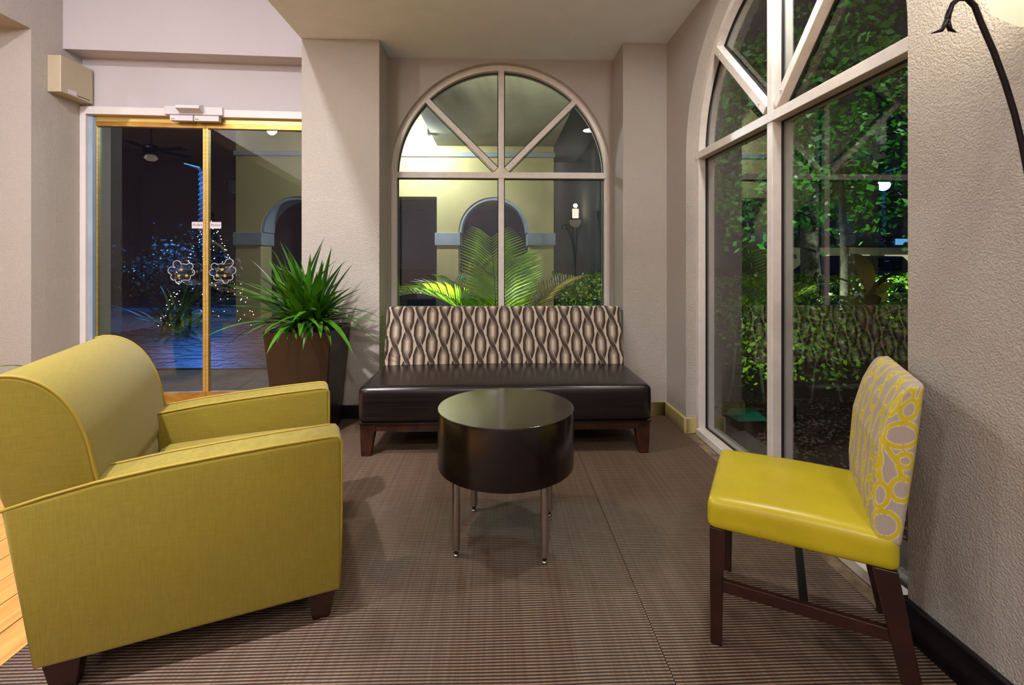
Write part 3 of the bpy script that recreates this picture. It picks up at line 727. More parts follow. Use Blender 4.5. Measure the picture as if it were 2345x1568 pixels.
# ---- bench sofa with chain print
def chain_color(P0, P):
    """print of twisted chains: dark streaked strands on beige"""
    x = P0[:, 0]; top = np.abs(P0[:, 2] - 0.235) < 1e-6; side = np.abs(np.abs(x) - 0.893) < 1e-6
    v_ = np.where(top, P0[:, 2] + (P0[:, 1] + 0.06), P0[:, 2]); u_ = np.where(side, x + np.sign(x) * (P0[:, 1] + 0.06), x)
    W, Pd, a, w_ = 0.0905, 0.205, 0.0235, 0.0205
    bg = np.array([lin(196), lin(178), lin(154)]); dk = np.array([lin(30), lin(23), lin(24)]); md = np.array([lin(118), lin(100), lin(90)]); lt = np.array([lin(206), lin(190), lin(168)])
    C = np.tile(bg, (len(x), 1)); col = np.floor(u_ / W + 0.5)
    for dc in (-1, 0, 1):
        c = col + dc; lx = u_ - c * W; s_ = (0.16 - v_) / Pd + np.where(c % 2 == 0, 0.0, 0.5)
        s_ = s_ - np.floor(s_ + 0.5)                    # -0.5..0.5, 0 = middle of an oval
        sn = np.where(s_ < 0, s_ + 1, s_)               # 0..1 down to the next oval
        g = np.cos(np.pi * sn); g = np.sign(g) * np.clip(1.12 * np.abs(g) ** 0.95, 0, 1)
        for which, cen in (('under', a * g), ('over', -a * g)):
            t = (lx - cen) / w_; ins = np.abs(t) < 1
            out = t * np.sign(cen) * np.abs(g)
            b = 0.50 - 0.72 * out - 0.38 * (1 - np.abs(g)) + 0.22 * np.sin(t * 15 + 4.0 * np.sin(sn * 6.28) + c * 1.7) + 0.10 * np.sin(t * 31 + c)
            b = np.clip(b, 0, 1)[:, None]
            cc = np.where(b < 0.55, dk + (md - dk) * (b / 0.55), md + (lt - md) * ((b - 0.55) / 0.45) * 0.75)
            C = np.where(ins[:, None], cc, C)
            if which == 'over':
                rim = (np.abs(np.abs(t) - 0.96) < 0.085) & (np.abs(g) < 0.9)
                C = np.where(rim[:, None], lt * 0.92, C)
                C = np.where(((np.abs(np.abs(t) - 0.82) < 0.07) & (np.abs(g) < 0.9))[:, None], dk, C)
            else: C = np.where((ins & (np.abs(np.abs(t) - 0.95) < 0.05))[:, None], dk, C)
        lens = (lx / 0.0075) ** 2 + (s_ / 0.19) ** 2 < 1
        C = np.where(lens[:, None], lt, C)
    return np.clip(C, 0, 1)
SX, SY = 0.053, 2.93
sf = thing('bench_sofa', 'armless sofa with black leather seat and chain patterned backrest', 'sofa', (SX, SY, 0))
def bdef(P):
    h = (P[:, 2] + 0.235) / 0.47
    P[:, 1] = P[:, 1] * (1.0 - 0.12 * h) + 0.665 + 0.105 * h + 0.004 * np.cos(P[:, 0] * 1.7)
    P[:, 0] *= 1.0 - 0.004 * h
    P[:, 2] += 0.605
    return P
rbuild('backrest', 'chain_print', sf, (0.893, 0.06, 0.235), 0.022, (760, 24, 200), bdef, chain_color)
def sdef(P):
    up = np.clip((P[:, 2] + 0.0) / 0.11, 0, 1)
    cr = np.cos(P[:, 0] / 0.9 * 1.45) * np.cos(P[:, 1] / 0.36 * 1.4)
    P[:, 2] += up * (0.020 * cr)
    P[:, 0] += 0; P[:, 1] -= 0.006 * (1 - (P[:, 2] / 0.11) ** 2) * (P[:, 1] < -0.3)
    P[:, 1] += 0.36; P[:, 2] += 0.312
    return P
rbuild('seat', 'black_leather', sf, (0.897, 0.36, 0.11), 0.028, (60, 30, 10), sdef)
MB().tube([(-0.893, 0.0, 0.203), (0.893, 0.0, 0.203)], 0.004, 6).build('seat_piping', 'black_leather', sf, smooth=True)
MB().box(-0.85, 0.85, 0.012, 0.035, 0.152, 0.202).build('front_rail', 'mahogany', sf, bevel=0.003)
MB().box(-0.85, 0.85, 0.66, 0.685, 0.152, 0.202).build('rear_rail', 'mahogany', sf, bevel=0.003)
for sx_ in (-1, 1): MB().box(sx_ * 0.865 - 0.012, sx_ * 0.865 + 0.012, 0.03, 0.67, 0.152, 0.202).build('side_rail', 'mahogany', sf, bevel=0.003)
for sx_ in (-1, 1):
    for y0, y1, sl in ((0.006, 0.075, 0.018), (0.62, 0.69, -0.018)):
        xo = sx_ * 0.890; xi = sx_ * 0.79; xb = sx_ * 0.825; xo2 = sx_ * 0.882
        bot = [(xo2, y0 + max(sl, 0) * 0.3, 0), (xb, y0 + max(sl, 0) * 0.3, 0), (xb, y1 - abs(sl), 0), (xo2, y1 - abs(sl), 0)]
        MB().hexa(bot, [(xo, y0, 0.202), (xi, y0, 0.202), (xi, y1, 0.202), (xo, y1, 0.202)]).build('leg', 'mahogany', sf, bevel=0.004)

# ---- drum table
dt = thing('drum_table', 'round espresso drum side table on four steel legs', 'table', (0.036, 2.085, 0), R(-9))
MB().lathe([(0.0, 0.312), (0.285, 0.312), (0.292, 0.316), (0.293, 0.33), (0.293, 0.548), (0.292, 0.552), (0.0, 0.552)], n=96).build('drum', 'espresso', dt, smooth=False).data.shade_smooth()
MB().lathe([(0.0, 0.552), (0.2915, 0.552), (0.293, 0.5535), (0.2925, 0.5565), (0.291, 0.5575), (0.0, 0.5575)], n=96).build('tabletop', 'espresso_top', dt, smooth=False)
for sx_ in (-1, 1):
    for sy_ in (-1, 1):
        px, py = sx_ * 0.178, sy_ * 0.176
        lg = MB().lathe([(0.0, 0.026), (0.0165, 0.026), (0.0165, 0.312), (0.0, 0.312)], (px, py, 0), 20).build('leg', 'steel', dt, smooth=False); lg.data.shade_smooth(); q = lg.modifiers.new('e', 'EDGE_SPLIT'); q.split_angle = R(40)
        MB().lathe([(0, 0.005), (0.008, 0.005), (0.008, 0.027), (0, 0.027)], (px, py, 0), 12).build('foot_stem', 'black_rubber', lg)
        MB().lathe([(0, 0), (0.0125, 0), (0.0135, 0.004), (0.010, 0.009), (0, 0.010)], (px, py, 0), 16).build('foot_glide', 'steel', lg, smooth=True)
for o in dt.children:
    if o.name.startswith('drum'): q = o.modifiers.new('e', 'EDGE_SPLIT'); q.split_angle = R(40)

# ---- patterned chair
def loops():
    """samples of the looping strokes (u across the back, v up) of the chair print"""
    rr = random.Random(5); pts = []
    def ell(cu, cv, ru, rv, ph=0.0):
        for i in range(72): a = 2 * math.pi * i / 72; pts.append((cu + ru * math.cos(a), cv + rv * math.sin(a)))
    def curve(q, n=14):
        for a, b in zip(q, q[1:]):
            for i in range(n): t = i / n; pts.append((a[0] + (b[0] - a[0]) * t, a[1] + (b[1] - a[1]) * t))
    e = 0.228
    for d, v, ru, rv in ((0.050, 0.372, 0.023, 0.026), (0.090, 0.408, 0.018, 0.026), (0.000, 0.377, 0.015, 0.023), (0.045, 0.303, 0.044, 0.032), (0.066, 0.236, 0.019, 0.018), (0.067, 0.159, 0.027, 0.030), (0.032, 0.058, 0.041, 0.036), (0.016, 0.136, 0.021, 0.032), (-0.034, 0.142, 0.018, 0.026), (-0.016, 0.222, 0.016, 0.017)):
        for sg in (-1, 1): ell(sg * (e + d), v, ru, rv)
    for q in (((0.052, 0.398), (0.046, 0.42), (0.052, 0.46)), ((0.002, 0.315), (0.006, 0.285), (0.026, 0.258), (0.050, 0.228), (0.060, 0.196), (0.082, 0.186)), ((0.016, 0.168), (0.008, 0.20), (0.010, 0.236), (-0.004, 0.28), (-0.024, 0.31), (-0.010, 0.35), (-0.006, 0.42)), ((0.012, 0.180), (-0.016, 0.196), (-0.032, 0.215), (-0.040, 0.18)), ((0.046, 0.42), (0.022, 0.43), (0.0, 0.402))):
        for sg in (-1, 1): curve([(sg * (e + d), v) for d, v in q])
    for k, u0 in enumerate(np.arange(-0.15, 0.16, 0.1)):
        v = -0.03 + 0.035 * (k % 3)
        while v < 0.58:
            ru = rr.choice((0.018, 0.024, 0.030, 0.034)); rv = ru * rr.uniform(0.9, 1.5); cu = u0 + rr.uniform(-0.012, 0.012)
            ell(cu, v + rv, ru, rv); nv = v + 2 * rv + rr.uniform(0.006, 0.035); sg = rr.choice((-1, 1))
            curve([(cu + sg * ru * 0.8, v + rv * 1.5), (cu + sg * ru * 0.5, v + 2 * rv), (cu, nv - 0.004), (cu - sg * 0.014, nv + 0.01)], 8)
            v = nv
    return np.array(pts)
LP = loops()
def loop_color(P0, P):
    hx, hy = 0.045, 0.228
    side = (np.abs(np.abs(P0[:, 1]) - hy) < 1e-6)
    u_ = P0[:, 1].copy(); u_ = np.where(side, np.sign(P0[:, 1]) * (hy + (hx - P0[:, 0])), u_)
    v_ = P0[:, 2] + 0.22
    top = np.abs(P0[:, 2] - 0.22) < 1e-6; v_ = np.where(top, v_ + (hx - P0[:, 0]) * 0.6, v_)
    Q = np.stack([u_, v_], 1); d = np.empty(len(Q))
    kd = KDTree(len(LP))
    for i, q in enumerate(LP): kd.insert((q[0], q[1], 0), i)
    kd.balance()
    for i, q in enumerate(Q.tolist()): d[i] = kd.find((q[0], q[1], 0))[2]
    bg = np.array([lin(172), lin(158), lin(144)]); ye = np.array([lin(198), lin(178), lin(40)]); wh = np.array([lin(214), lin(202), lin(170)])
    C = np.tile(bg, (len(d), 1)); C[d < 0.0080] = wh; C[d < 0.0062] = ye
    return C
dc = thing('dining_chair', 'yellow seat dining chair with loop patterned backrest by the right wall', 'chair', (0.955, 1.55, 0), R(150))
def cdef(P):
    z = P[:, 2] + 0.22; t = z / 0.44
    front = np.interp(z, [0, 0.10, 0.26, 0.36, 0.41, 0.44], [-0.192, -0.188, -0.200, -0.226, -0.248, -0.266])
    rear = np.interp(z, [0, 0.26, 0.44], [-0.252, -0.284, -0.303])
    wq = (P[:, 0] + 0.045) / 0.09
    P[:, 0] = rear + (front - rear) * wq
    P[:, 1] *= 1.0 - 0.03 * t * t
    P[:, 2] = 0.425 + z - 0.006 * wq * t
    return P
rbuild('backrest', 'loop_print', dc, (0.045, 0.228, 0.22), 0.018, (48, 170, 190), cdef, loop_color)
def stdef(P):
    up = np.clip(P[:, 2] / 0.045, 0, 1)
    P[:, 2] += up * 0.022 * np.cos(P[:, 0] / 0.24 * 1.3) * np.cos(P[:, 1] / 0.23 * 1.3)
    P[:, 0] -= 0.0125; P[:, 2] += 0.405
    return P
rbuild('seat', 'yellow_vinyl', dc, (0.2375, 0.232, 0.046), 0.022, (24, 24, 8), stdef)
def legm(top, bot, a=0.020, b=0.016, sx=1.0):
    (x0, y0, z0), (x1, y1, z1) = top, bot
    return MB().hexa([(x1 - b * sx, y1 - b, z1), (x1 + b * sx, y1 - b, z1), (x1 + b * sx, y1 + b, z1), (x1 - b * sx, y1 + b, z1)], [(x0 - a * sx, y0 - a, z0), (x0 + a * sx, y0 - a, z0), (x0 + a * sx, y0 + a, z0), (x0 - a * sx, y0 + a, z0)])
for sy_ in (-1, 1):
    legm((0.198, sy_ * 0.203, 0.362), (0.200, sy_ * 0.203, 0)).build('leg', 'dark_wood', dc, bevel=0.003)
    legm((-0.218, sy_ * 0.203, 0.362), (-0.288, sy_ * 0.203, 0), 0.022, 0.017, 1.25).build('leg', 'dark_wood', dc, bevel=0.003)
    MB().box(-0.25, 0.19, sy_ * 0.203 - 0.010, sy_ * 0.203 + 0.010, 0.165, 0.200).build('side_stretcher', 'dark_wood', dc, bevel=0.002)
MB().box(-0.045, -0.022, -0.195, 0.195, 0.168, 0.198).build('cross_stretcher', 'black_base', dc, bevel=0.002)

# ---- potted plants
def strap_leaf(name, base_, az, el0, length, width, droop, mat, parent, n=9, fold=0.25, ymax=None):
    pts = []; p = Vector(base_); el = el0
    for i in range(n):
        pts.append(p.copy()); d = Vector((math.cos(az) * math.cos(el), math.sin(az) * math.cos(el), math.sin(el)))
        p = p + d * length / (n - 1); el -= droop / (n - 1)
    side = Vector((-math.sin(az), math.cos(az), 0)); v = []; f = []
    for i, q in enumerate(pts):
        t = i / (n - 1); wd = width * min(1, 0.35 + t * 2.2) * (1 - t ** 2.6) * 0.5 + 0.0006
        tn = (pts[min(i + 1, n - 1)] - pts[max(i - 1, 0)]).normalized(); nr = side.cross(tn).normalized() * -1
        v += [q - side * wd + nr * (-fold * -wd), q, q + side * wd + nr * (fold * wd)]
    for i in range(n - 1):
        a = i * 3; f += [(a, a + 1, a + 4, a + 3), (a + 1, a + 2, a + 5, a + 4)]
    if ymax is not None: v = [(q[0], min(q[1], ymax), q[2]) for q in v]
    return raw(name, v, f, mat, parent, True)
pp = thing('potted_plant', 'bushy green strap leaf plant in tall brown square planter', 'potted plant', (-1.325, 3.43, 0))
def frustum(x, z0, z1, a, b): return [(-a, -a, z0), (a, -a, z0), (a, a, z0), (-a, a, z0)], [(-b, -b, z1), (b, -b, z1), (b, b, z1), (-b, b, z1)]
MB().hexa(*frustum(0, 0.0, 0.72, 0.165, 0.222)).build('planter', 'planter_brown', pp, bevel=0.006)
MB().box(-0.20, 0.20, -0.20, 0.20, 0.7205, 0.728).build('soil', 'soil', pp)
rl = random.Random(3)
for k in range(165):
    t = k / 165; az = rl.uniform(0, 2 * math.pi); ring = rl.random() ** 0.7
    el = R(88) - ring * R(76) + R(rl.uniform(-6, 6))
    L = rl.uniform(0.40, 0.66) * (0.96 if ring < 0.6 else 1.0)
    clump = rl.choice(((-0.07, -0.03), (0.06, -0.02), (0.0, 0.07), (0.02, -0.09)))
    b = (clump[0] + rl.uniform(-0.03, 0.03) , clump[1] + rl.uniform(-0.03, 0.03), 0.722 + rl.uniform(0, 0.08))
    if math.sin(az) > 0: L = min(L, 0.26 / max(0.05, math.cos(el) * math.sin(az)) + 0.05)
    if -0.35 < math.cos(az) and math.sin(az) > 0.1: L = min(L, 0.16 / max(0.05, math.cos(el - R(20)) * math.sin(az)))
    strap_leaf('leaf', b, az, el, max(L, 0.16), rl.uniform(0.042, 0.058), R(rl.uniform(10, 45)) * (0.5 + ring), 'strap_leaf', pp, ymax=0.225)
for k in range(16):
    az = R(-90) + rl.uniform(-1.5, 1.5)
    b = (rl.uniform(-0.15, 0.15), rl.uniform(-0.19, -0.10), 0.735)
    strap_leaf('leaf', b, az, R(rl.uniform(15, 45)), rl.uniform(0.16, 0.30), 0.034, R(rl.uniform(70, 120)), 'strap_leaf', pp)
# variegated plant whose leaf tips enter at the far left
vp = thing('pothos_plant', 'variegated leaf plant at the left edge behind the armchair', 'potted plant', (-3.12, 2.72, 0))
MB().lathe([(0, 0), (0.11, 0), (0.15, 0.38), (0.135, 0.38), (0.10, 0.35), (0, 0.35)], n=28).build('pot', 'planter_brown', vp, smooth=True)
for k in range(22):
    az = k * 2.4; el = R(70 - (k % 5) * 9)
    strap_leaf('leaf', (0.03 * math.cos(az), 0.03 * math.sin(az), 0.36), az, el, 0.42 + 0.05 * (k % 4), 0.085, R(70 + 8 * (k % 6)), 'pothos_leaf', vp)

# ================================================================== SIDE ROOM (mirrored in the door glass)
downlight(-5.6, 0.4, ZH, P_WING, C_HALL, 'recessed ceiling lamp of the side room', 'hall_lamp_glow', 0.11)
fn = thing('ceiling_fan', 'dark five blade ceiling fan in the side room, mirrored in the door', 'ceiling fan', (-5.3, -0.6, 0))
MB().tube([(0, 0, 3.1), (0, 0, ZH)], 0.014, 10).build('rod', 'fan_dark', fn)
MB().lathe([(0, 3.15), (0.10, 3.14), (0.13, 3.08), (0.11, 3.0), (0, 2.98)], n=28).build('motor', 'fan_dark', fn, smooth=True)
MB().lathe([(0, 2.98), (0.07, 2.97), (0.10, 2.92), (0.06, 2.88), (0, 2.87)], n=24).build('light_bowl', 'frosted_glass', fn, smooth=True)
for k in range(5):
    o = MB().hexa([(0.12, -0.05, 3.05), (0.62, -0.075, 3.05), (0.62, 0.075, 3.065), (0.12, 0.05, 3.06)], [(0.12, -0.05, 3.06), (0.62, -0.075, 3.06), (0.62, 0.075, 3.075), (0.12, 0.05, 3.07)]).build('blade', 'fan_dark', fn); o.rotation_euler = (0, 0, k * 2 * math.pi / 5 + 0.3)
xt = thing('christmas_tree', 'christmas tree with warm fairy lights, mirrored in the door glass', 'christmas tree', (-4.07, 0.13, 0))
MB().tube([(0, 0, 0), (0, 0, 1.9)], [0.04, 0.01], 8).build('trunk', 'bark', xt)
MB().lathe([(0, 0), (0.16, 0), (0.19, 0.22), (0.0, 0.22)], n=24).build('pot', 'planter_brown', xt)
v = []; f = []
for k in range(2600):
    z = 0.25 + 1.7 * rl.random() ** 1.25; r_ = 0.62 * (1.98 - z) / 1.7 * math.sqrt(rl.random()); a = rl.uniform(0, 6.283)
    c = Vector((r_ * math.cos(a), r_ * math.sin(a), z)); d = Vector((math.cos(a), math.sin(a), rl.uniform(-0.4, 0.3))).normalized() * 0.07; sd = d.cross(Vector((rl.uniform(-1, 1), rl.uniform(-1, 1), 1))).normalized() * 0.012
    o_ = len(v); v += [c - d - sd, c + d, c - d + sd]; f.append((o_, o_ + 1, o_ + 2))
stuff(raw('needles', v, f, 'fir_needle', xt))
m = MB()
for k in range(170):
    z = 0.25 + 1.6 * (k / 170) + rl.uniform(-0.06, 0.06); r_ = 0.64 * (1.98 - z) / 1.7; a = k * 0.62 + rl.uniform(-0.3, 0.3)
    c = (r_ * math.cos(a), r_ * math.sin(a), z); q = 0.007
    m.add([(c[0] + q, c[1], c[2]), (c[0] - q, c[1], c[2]), (c[0], c[1] + q, c[2]), (c[0], c[1] - q, c[2]), (c[0], c[1], c[2] + q), (c[0], c[1], c[2] - q)], [(0, 2, 4), (2, 1, 4), (1, 3, 4), (3, 0, 4), (2, 0, 5), (1, 2, 5), (3, 1, 5), (0, 3, 5)])
stuff(m.build('fairy_lights', 'fairy_glow', xt))
pts = [(0.60 * (1.9 - z) / 1.7 * math.cos(z * 9), 0.60 * (1.9 - z) / 1.7 * math.sin(z * 9), z) for z in np.linspace(0.35, 1.75, 90)]
MB().tube(pts, 0.03, 6).build('ribbon', 'snow_ribbon', xt, smooth=True)

# ================================================================== OUTSIDE
gd = struct(MB().box(-14, 1.72, 4.35, 13.0, -0.25, -0.03).build('ground_drive', 'concrete'), 'driveway outside the glass doors', 'ground')
struct(MB().box(-60, 60, 13.0, 90, -0.25, -0.05).build('ground_road', 'asphalt'), 'dark car park beyond the portico', 'ground')
gg = struct(MB().box(1.72, 14, -3, 13.0, -0.25, -0.04).build('ground_garden', 'mulch'), 'mulch and pebble garden bed outside the right window', 'ground')
# cobbles
m = MB(); yy = 5.5; row = 0
while yy < 9.8:
    xx = -6.4 + (row % 2) * 0.11
    while xx < -1.6:
        j = rl.uniform(-0.006, 0.006)
        m.box(xx + 0.004, xx + 0.214, yy + 0.004, yy + 0.106, -0.03, -0.012 + j); xx += 0.22
    yy += 0.11; row += 1
stuff(m.build('cobblestones', 'cobble', gd))
# pebbles near the window
m = MB()
def rock(c, r_):
    v = []
    for q in ((1, 0, 0), (-1, 0, 0), (0, 1, 0), (0, -1, 0), (0, 0, 1), (0, 0, -1)): k = r_ * rl.uniform(0.6, 1.2); v.append((c[0] + q[0] * k, c[1] + q[1] * k, c[2] + q[2] * k * 0.6))
    return v, [(0, 2, 4), (2, 1, 4), (1, 3, 4), (3, 0, 4), (2, 0, 5), (1, 2, 5), (3, 1, 5), (0, 3, 5)]
for k in range(3600):
    x_ = 1.76 + 2.4 * rl.random() ** 1.6; y_ = rl.uniform(0.8, 4.2); m.add(*rock((x_, y_, -0.035), rl.uniform(0.008, 0.022)))
stuff(m.build('pebbles', 'pebble', gg))

# ---- portico wall with arches, cornice, capitals
YO = 10.4
pw = struct(empty('wall_portico', (0, YO, 0)), 'cream portico wall with arches beyond the sofa window', 'wall')
m = MB(); PO = lambda u, v, w_: (u, w_, v)
def arch_piece(u0, u1, zs, Rr, z1):
    cu = (u0 + u1) / 2; a = [(cu + Rr * math.cos(math.pi * (1 - i / 32)), zs + Rr * math.sin(math.pi * (1 - i / 32))) for i in range(33)]
    for p, q in zip(a, a[1:]): m.prism([p, q, (q[0], z1), (p[0], z1)], PO, 0, 0.5)
ZW = 5.6
m.box(-5.57, -5.05, 0, 0.5, -0.05, ZW); arch_piece(-5.05, -3.52, 1.82, 0.765, ZW); m.box(-3.52, -3.05, 0, 0.5, -0.05, ZW)
m.box(-3.05, -1.31, 0, 0.5, 2.59, ZW)
m.box(-1.31, -0.845, 0, 0.5, -0.05, ZW); arch_piece(-0.845, 0.685, 1.82, 0.765, ZW); m.box(0.685, 1.218, 0, 0.5, -0.05, ZW)
m.build('wall_face', 'cream_stucco', pw)
for u0, u1 in ((-5.57, -5.05), (-3.52, -3.05), (-1.31, -0.845), (0.685, 1.218)):
    MB().box(u0 - 0.04, u1 + 0.04, -0.045, 0.545, 1.54, 1.812).build('capital', 'trim_stone', pw, bevel=0.01)
for u0 in (-5.05, -0.845):
    q = MB(); cu = u0 + 0.765
    for i in range(32):
        t0, t1 = math.pi * i / 32, math.pi * (i + 1) / 32; c0, s0, c1_, s1 = math.cos(t0), math.sin(t0), math.cos(t1), math.sin(t1)
        q.prism([(cu + 0.765 * c0, 1.82 + 0.765 * s0), (cu + 0.765 * c1_, 1.82 + 0.765 * s1), (cu + 0.70 * c1_, 1.82 + 0.70 * s1), (cu + 0.70 * c0, 1.82 + 0.70 * s0)], PO, 0.02, 0.5)
    q.build('arch_trim', 'trim_stone', pw)
MB().box(-5.6, 1.25, -0.06, 0.0, 3.446, 3.54).build('cornice', 'trim_stone', pw, bevel=0.01)
struct(MB().box(-1.30, 1.22, 5.0, YO, 3.685, 4.4).build('ceiling_portico', 'portico_ceiling'), 'dropped portico ceiling beyond the sofa window', 'ceiling')
struct(MB().box(-8, -1.30, 4.45, YO + 0.5, 5.6, 5.8).build('ceiling_portico_high', 'portico_ceiling'), 'high portico roof over the driveway', 'ceiling')
struct(MB().box(-6, 1.6, YO + 0.5, 14.5, 2.75, 3.0).build('ceiling_walkway', 'portico_ceiling'), 'dim walkway ceiling seen through the portico arch', 'ceiling')
# outer faces of the building beside the alcove, seen through the glass
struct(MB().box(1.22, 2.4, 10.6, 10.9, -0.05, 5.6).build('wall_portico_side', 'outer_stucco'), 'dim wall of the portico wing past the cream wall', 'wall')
lp = thing('portico_lamp', 'bright white wall lamp high under the portico', 'wall lamp', (-1.42, 9.4, 3.72))
MB().box(0.06, 0.119, -0.06, 0.06, -0.06, 0.10).build('bracket', 'iron', lp)
MB().lathe([(0, -0.07), (0.045, -0.055), (0.06, 0.0), (0.045, 0.055), (0, 0.07)], n=20).build('bulb', 'cool_glow', lp, smooth=True)
point_light('lamp', (-0.14, -0.1, -0.05), P_PORTICO, C_COOL, 0.08, lp)
fd = thing('teal_fill_light', 'unseen flood light added for the teal patch on the carpet', 'flood light', (0.85, 5.5, 3.685))  # added light source, lays a teal patch through the sofa window
MB().box(-0.03, 0.03, -0.03, 0.03, -0.05, -0.001).build('bracket', 'iron', fd)
MB().hexa([(-0.06, -0.06, -0.14), (0.06, -0.06, -0.14), (0.06, 0.05, -0.11), (-0.06, 0.05, -0.11)], [(-0.05, -0.05, -0.05), (0.05, -0.05, -0.05), (0.05, 0.05, -0.05), (-0.05, 0.05, -0.05)]).build('housing', 'iron', fd)
spot_light('lamp', (0, -0.08, -0.16), (-0.55, -3.5, -3.7), 150, (0.55, 1.0, 0.95), 40, 0.04, 0.3, fd)
# waste bin, flowers
wb = thing('waste_bin', 'grey round waste bin beside the portico column', 'bin', (-1.02, 9.6, -0.05))
MB().lathe([(0, 0), (0.20, 0), (0.21, 0.75), (0, 0.75)], n=28).build('body', 'grey_bin', wb)
MB().lathe([(0, 0.75), (0.225, 0.75), (0.225, 0.80), (0.15, 0.86), (0, 0.88)], n=28).build('lid', 'grey_bin', wb)
# interior of the portico beyond: dim lit car park lights
# ---- palm
def frond(parent, base_, az, el0, length, droop, lw, ll, mat, nleaf=34, twist=0.0):
    fr = empty('frond', parent=parent); n = 14; p = Vector(base_); el = el0; pts = []; dirs = []
    for i in range(n):
        pts.append(p.copy()); d = Vector((math.cos(az) * math.cos(el), math.sin(az) * math.cos(el), math.sin(el))); dirs.append(d)
        p = p + d * length / (n - 1); el -= droop * (0.4 + 1.2 * i / n) / (n - 1)
    MB().tube(pts, [0.011 * (1 - 0.85 * i / n) for i in range(n)], 6).build('rachis', 'stem', fr, smooth=True)
    v = []; f = []
    for k in range(nleaf):
        t = 0.24 + 0.75 * k / nleaf; i = min(int(t * (n - 1)), n - 2); u = t * (n - 1) - i; b = pts[i].lerp(pts[i + 1], u); d = dirs[i]
        side = d.cross(Vector((0, 0, 1))).normalized(); upv = side.cross(d).normalized()
        L = ll * (0.55 + 0.75 * math.sin(math.pi * min(1, t * 0.95))) ; w_ = lw
        for sg in (-1, 1):
            o = (side * sg * math.cos(0.55 + twist) + d * 0.62 + upv * (0.30)).normalized()
            a, c = b, b + o * L * 0.5; e = b + o * L + Vector((0, 0, -0.16 * L)); wv = d * w_ * 0.5; nn = upv * w_ * 0.25
            q = len(v); v += [a - wv * 0.5, a + wv * 0.5, c - wv, c + nn, c + wv, e]
            f += [(q, q + 1, q + 4, q + 3), (q, q + 3, q + 2), (q + 2, q + 3, q + 5), (q + 3, q + 4, q + 5)]
    stuff(raw('leaflets', v, f, mat, fr))
pm = thing('palm', 'bright green feather palm outside the sofa window', 'palm', (0.0, 5.55, -0.03))
for (a, e_, L, dr_, mt, tw) in ((100, 82, 1.62, 30, 'palm_leaf', 0), (70, 74, 1.46, 42, 'palm_leaf', 0), (172, 66, 1.62, 105, 'palm_leaf', 0), (25, 62, 1.50, 62, 'palm_leaf_dry', 0), (8, 50, 1.25, 78, 'palm_leaf', 0), (200, 70, 1.30, 70, 'palm_leaf', 0), (140, 72, 1.25, 60, 'palm_leaf', 0), (320, 60, 1.05, 85, 'palm_leaf', 0), (250, 64, 1.0, 80, 'palm_leaf', 0), (55, 55, 1.45, 58, 'palm_leaf_dry', 0)):
    frond(pm, (0, 0, 0.02), R(a), R(e_), L, R(dr_), 0.034, 0.46, mt, 30)

def leaf_cloud(name, n, sampler, size, mat, parent, up=0.3):
    v = np.zeros((n * 4, 3)); f = []
    for k in range(n):
        c = Vector(sampler()); d = Vector((rl.gauss(0, 1), rl.gauss(0, 1), rl.gauss(0, 0.7))).normalized(); nr = d.cross(Vector((rl.gauss(0, 1), rl.gauss(0, 1), rl.gauss(0, 1)))).normalized(); s_ = size * rl.uniform(0.6, 1.3)
        v[k * 4] = c - d * s_ * 0.5; v[k * 4 + 1] = c + nr * s_ * 0.3; v[k * 4 + 2] = c + d * s_ * 0.5; v[k * 4 + 3] = c - nr * s_ * 0.3
        f.append((k * 4, k * 4 + 1, k * 4 + 2, k * 4 + 3))
    return stuff(raw(name, v.tolist(), f, mat, parent))
def hedge(name, x0, x1, y0, y1, z0, z1, n, size, mat, label, stems=10):
    t = thing(name, label, 'hedge', ((x0 + x1) / 2, (y0 + y1) / 2, -0.04)); hx, hy = (x1 - x0) / 2, (y1 - y0) / 2
    def smp():
        q = rl.random(); a = rl.uniform(-hx, hx); b = rl.uniform(-hy, hy); z = z0 + (z1 - z0) * rl.random() ** 0.6
        if q < 0.35: z = z1 + rl.uniform(-0.07, 0.04)
        elif q < 0.75: b = -hy + rl.uniform(-0.05, 0.10)
        return (a, b, z + 0.03 * math.sin(a * 9))
    leaf_cloud('foliage', n, smp, size, mat, t)
    for k in range(stems):
        a = -hx + 2 * hx * (k + 0.5) / stems; m = MB(); m.tube([(a, rl.uniform(-0.1, 0.1), 0), (a + rl.uniform(-0.1, 0.1), rl.uniform(-0.2, 0.2), (z0 + z1) / 2), (a + rl.uniform(-0.2, 0.2), rl.uniform(-0.2, 0.2), z1 - 0.05)], [0.012, 0.008, 0.004], 6)
        m.build('stem', 'bark', t)
    return t
hedge('box_hedge', 0.78, 1.70, 6.25, 6.95, 0.15, 1.02, 2600, 0.05, 'hedge_leaf', 'clipped green hedge at the right of the sofa window', 5)
hedge('box_hedge', 1.95, 5.2, 3.75, 4.45, 0.22, 0.86, 7000, 0.05, 'hedge_leaf', 'near clipped hedge outside the tall right window', 14)
hedge('box_hedge', 2.6, 9.5, 6.0, 6.7, 0.3, 1.0, 6000, 0.07, 'hedge_leaf_back', 'far clipped hedge behind the nearer one, right window', 12)
